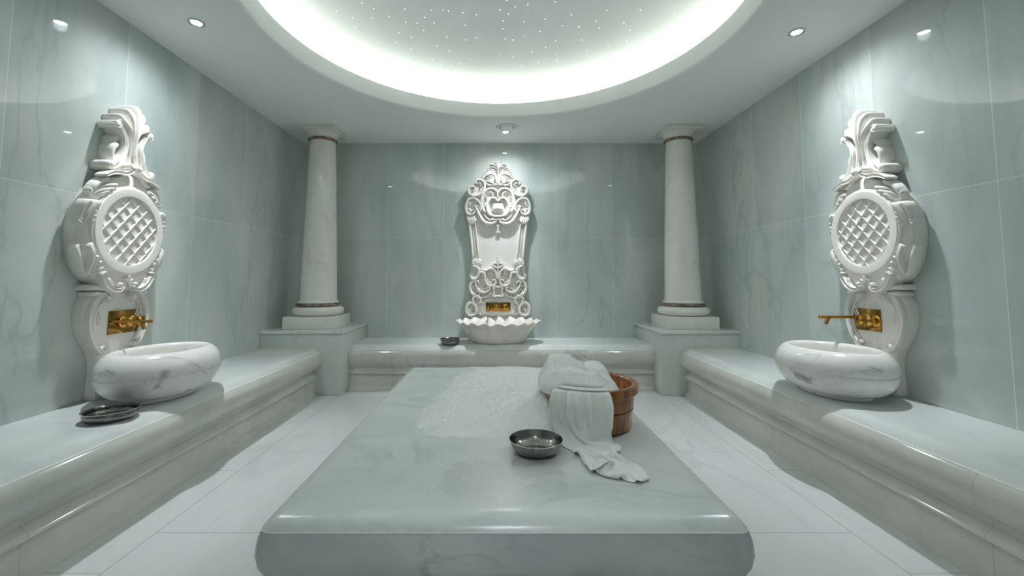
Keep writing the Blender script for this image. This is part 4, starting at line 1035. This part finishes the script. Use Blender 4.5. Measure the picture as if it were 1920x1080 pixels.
# water lying on the slab
def puddle():
    bm = bmesh.new(); c = (.02, 1.48)
    ring = []
    for k in range(72):
        a = 2 * pi * k / 72; r = 1 + .55 * fbm(cos(a) * 1.6, sin(a) * 1.6, 12.) + .25 * fbm(cos(a) * 5, sin(a) * 5, 2.)
        ring.append((c[0] + .21 * r * cos(a), c[1] + .17 * r * sin(a)))
    rows = []
    for k, z in ((1., .0003), (.985, .0012), (.96, .0016), (.7, .0017), (.35, .0017), (.02, .0017)): rows.append([bm.verts.new((c[0] + (x - c[0]) * k, c[1] + (y - c[1]) * k, z)) for x, y in ring])
    for i in range(len(rows) - 1):
        for k in range(72): bm.faces.new((rows[i][k], rows[i][(k + 1) % 72], rows[i + 1][(k + 1) % 72], rows[i + 1][k]))
    bm.faces.new(rows[-1])
    o = obj('water_puddle', bm, M['water'], smooth=180); o.location = (0, 0, ZB)
    tag(o, 'clear rippled puddle of water on the slab in front of the metal bowl', 'water')
puddle()

#CLOTH-BEGIN#
# ================================================================== CLOTH: laid over the rim, then its folds relax under gravity on tub and slab
def cotton_cloth(steps=40):
    import numpy as np
    nu, nv = 46, 112                       # across, along
    rows_rim, rows_hang = 8, 40
    arc0, arc1 = radians(221), radians(280)
    # floor path of the cloth: centre x, centre y, half width, turn of the cross line
    path = [(.338, 1.796, .112, 0), (.350, 1.742, .132, 0), (.382, 1.690, .150, -4), (.400, 1.642, .150, -7), (.402, 1.595, .122, -14), (.402, 1.552, .084, -26), (.414, 1.508, .044, -40), (.432, 1.468, .020, -46)]
    def along(t):
        n = len(path) - 1; x = t * n; i = min(int(x), n - 1); f = x - i
        p = [path[max(0, min(n, i + k))] for k in (-1, 0, 1, 2)]
        return [.5 * (2 * b + (c - a) * f + (2 * a - 5 * b + 4 * c - d) * f * f + (3 * b - a - 3 * c + d) * f ** 3) for a, b, c, d in zip(*p)]
    V = np.zeros((nv, nu, 3))
    for j in range(nv):
        for i in range(nu):
            u = i / (nu - 1); a = arc0 + (arc1 - arc0) * u; w = (u - .5) * 2
            fold = .006 * sin(2 * pi * u * 3.2 + .3) + .004 * sin(2 * pi * u * 6.3 + 1.1)
            for at_, dp, wd in ((.10, .022, .09), (.245, .034, .030), (.385, .024, .026), (.60, .016, .045), (.735, .030, .028), (.89, .018, .030)): fold -= dp * math.exp(-((u - at_) / wd) ** 2)
            if j <= rows_rim:
                t = j / rows_rim; g = pi * (1 - t)
                r = TR - .014 - .021 * cos(g) + max(0., t - .6) * .55 * (fold + .044)
                x, y, z = TX + r * cos(a), TY + r * sin(a), TH + .008 + .008 * sin(g)
            elif j <= rows_rim + rows_hang:
                t = (j - rows_rim) / rows_hang; k = t * .75
                r = TR + .0065 + (fold * (1 + .35 * t ** .7) + .044 + .008 * t) * min(1, .22 + t * 3)
                x, y, z = TX + r * cos(a), TY + r * sin(a), TH + .008 - .190 * t
                x = x * (1 - k) + (.340 + (u - .5) * .214) * k; y = y * (1 - k * .6) + (1.778 - fold * 1.5) * k * .6
            else:
                t = (j - rows_rim - rows_hang) / (nv - 1 - rows_rim - rows_hang)
                cx_, cy_, hw, g = along(t); g = radians(g)
                x = cx_ + hw * w * cos(g); y = cy_ + hw * w * sin(g) - .03 * w * w * (1 - t) + .016 * sin(5 * w + 7 * t)
                wave = .036 * sin(t * 2 * pi * 3.4 + 2.8 * w + .5) * (1 - .2 * t) * min(1., t * 4) + .030 * sin(2 * pi * u * 2.4 + 2.4 + t * 6)
                z = max(.008, .040 + wave)
                if t > .93: z = max(z, .02 + .012 * sin(9 * u))
            V[j, i] = (x, y, z)
    ru, rv = .0060, .0064
    idx = np.arange(nv * nu).reshape(nv, nu); C = []
    for p in (0, 1):
        a, b = idx[:, p:-1:2], idx[:, p + 1::2]; n = min(a.shape[1], b.shape[1]); C.append((a[:, :n].ravel(), b[:, :n].ravel(), ru, 1.))
        a, b = idx[p:-1:2], idx[p + 1::2]; n = min(len(a), len(b)); C.append((a[:n].ravel(), b[:n].ravel(), rv, 1.))
        for q in (0, 1):
            a = idx[p:-1:2, q:-1:2]
            C.append((a.ravel(), (a + nu + 1).ravel(), hypot(ru, rv), .3)); C.append(((a + 1).ravel(), (a + nu).ravel(), hypot(ru, rv), .3))
    for gap, k in ((2, .06), (4, .02)):
        for p in range(2 * gap):
            a = idx[:, p:-gap:2 * gap].ravel(); C.append((a, a + gap, gap * ru, k))
            a = idx[p:-gap:2 * gap].ravel(); C.append((a, a + gap * nu, gap * rv, k))
    P = V.reshape(-1, 3).copy(); W = np.ones(len(P)); W[:nu * (rows_rim + 28)] = 0.
    vel = np.zeros_like(P); apart = .0080
    def close_pairs(P):
        cell = np.floor(P / .012).astype(np.int64)
        key = lambda c: (c[:, 0] * 4099 + c[:, 1]) * 4099 + c[:, 2]
        k0 = key(cell); order = np.argsort(k0, kind='stable'); ks = k0[order]; out = []
        for o in [(x, y, z) for x in (0, 1) for y in (-1, 0, 1) for z in (-1, 0, 1) if (x, y, z) >= (0, 0, 0)]:
            nk = key(cell + np.array(o)); lo = np.searchsorted(ks, nk, 'left'); cnt = np.searchsorted(ks, nk, 'right') - lo
            a = np.repeat(np.arange(len(P)), cnt)
            if not len(a): continue
            b = order[np.repeat(lo, cnt) + np.arange(len(a)) - np.repeat(np.cumsum(cnt) - cnt, cnt)]
            m = (a < b) if o == (0, 0, 0) else (a != b); out.append(np.stack([a[m], b[m]], 1))
        A = np.concatenate(out)
        m = (abs(A[:, 0] // nu - A[:, 1] // nu) > 1) | (abs(A[:, 0] % nu - A[:, 1] % nu) > 1)
        return A[m]
    def collide(P, prev):
        m = P[:, 2] < .0025
        P[m, 2] = .0025; P[m, :2] = prev[m, :2] + (P[m, :2] - prev[m, :2]) * .2
        dx, dy = P[:, 0] - TX, P[:, 1] - TY; r = np.hypot(dx, dy); z = P[:, 2]
        R = np.where(z > .158, TR, Tr + (TR - .012 - Tr) * np.clip(z, 0, .158) / TH) + .003
        inside = (r < R) & (z < TH + .003) & (r > TR - .05)
        top = inside & (z > TH - .012) & (r < TR - .002); side = inside & ~top
        P[top, 2] = np.maximum(P[top, 2], TH + .003)
        k = np.where(side, R / np.maximum(r, 1e-6), 1.); P[:, 0] = TX + dx * k; P[:, 1] = TY + dy * k
        P[side] = prev[side] + (P[side] - prev[side]) * np.array([.6, .6, .8])
        dx, dy = P[:, 0] - .146, P[:, 1] - 1.708; r = np.hypot(dx, dy)       # the metal bowl beside it
        k = np.where((r < .106) & (P[:, 2] < .056), .106 / np.maximum(r, 1e-6), 1.); P[:, 0] = .146 + dx * k; P[:, 1] = 1.708 + dy * k
        return P
    dt = 1 / 120.
    for st in range(steps):
        prev = P.copy(); vel[:, 2] -= 5. * dt; vel *= .96; P = P + vel * dt * W[:, None]
        if st % 3 == 0: pr = close_pairs(P)
        for it in range(12):
            for a, b, rest, k in C:
                d = P[b] - P[a]; l = np.linalg.norm(d, axis=1); w = W[a] + W[b]
                f = (k * (l - rest) / np.maximum(l, 1e-9) / np.maximum(w, 1e-9))[:, None] * d
                P[a] += f * W[a][:, None]; P[b] -= f * W[b][:, None]
            if it % 4 == 3 and len(pr):
                a, b = pr[:, 0], pr[:, 1]; d = P[b] - P[a]; l = np.linalg.norm(d, axis=1); m = l < apart; a, b, d, l = a[m], b[m], d[m], l[m]
                f = (.4 * (l - apart) / np.maximum(l, 1e-9))[:, None] * d
                acc = np.zeros_like(P); cn = np.zeros(len(P)); np.add.at(acc, a, f); np.add.at(acc, b, -f); np.add.at(cn, a, 1); np.add.at(cn, b, 1)
                P += acc / np.maximum(cn, 1)[:, None] * W[:, None]
            P = collide(P, prev)
        vel = (P - prev) / dt; sp = np.linalg.norm(vel, axis=1, keepdims=True); vel *= np.minimum(1, 1.2 / np.maximum(sp, 1e-9))
    Q = P.reshape(nv, nu, 3)
    for _ in range(2):
        A = Q.copy(); A[1:-1] += .25 * (Q[2:] + Q[:-2] - 2 * Q[1:-1]); A[:, 1:-1] += .25 * (Q[:, 2:] + Q[:, :-2] - 2 * Q[:, 1:-1]); Q = A
    Q[..., 2] = np.maximum(Q[..., 2], .0022)
    bm = bmesh.new(); vs = [[bm.verts.new(tuple(float(c) for c in Q[j, i])) for i in range(nu)] for j in range(nv)]
    for j in range(nv - 1):
        for i in range(nu - 1): bm.faces.new((vs[j][i], vs[j][i + 1], vs[j + 1][i + 1], vs[j + 1][i]))
    o = obj('cotton_cloth', bm, M['cloth'], smooth=180); o.location = (0, 0, ZB)
    s = o.modifiers.new('thickness', 'SOLIDIFY'); s.thickness = .0018; s.offset = 0
    s = o.modifiers.new('smooth', 'SUBSURF'); s.levels = 1; s.render_levels = 1
    tag(o, 'white cotton cloth hanging over the tub rim and crumpled on the slab', 'cloth')
cotton_cloth()
#CLOTH-END#

# ================================================================== CAMERA, WORLD, VIEW
cam = bpy.data.cameras.new('camera'); co = bpy.data.objects.new('camera', cam); COL.objects.link(co)
co.location = (0, 0, 1.1); co.rotation_euler = (pi / 2 + .0689, 0, 0)
cam.sensor_fit = 'HORIZONTAL'; cam.sensor_width = 36.; cam.lens = 812.36 / 1920 * 36
cam.shift_x = (960 - 933.4) / 1920; cam.shift_y = -(540 - 464.6) / 1920
cam.clip_start = .02
sc.camera = co
w = bpy.data.worlds.new('world'); sc.world = w; w.use_nodes = True
w.node_tree.nodes['Background'].inputs[0].default_value = (.5, .55, .55, 1); w.node_tree.nodes['Background'].inputs[1].default_value = .0
sc.view_settings.view_transform = 'Standard'; sc.view_settings.look = 'None'; sc.view_settings.gamma = 1.; sc.view_settings.use_curve_mapping = False
sc.view_settings.exposure = .24
sc.cycles.max_bounces = 10; sc.cycles.diffuse_bounces = 7; sc.cycles.glossy_bounces = 4; sc.cycles.transparent_max_bounces = 12
sc.cycles.caustics_reflective = False; sc.cycles.caustics_refractive = False
sc.cycles.sample_clamp_indirect = 6.
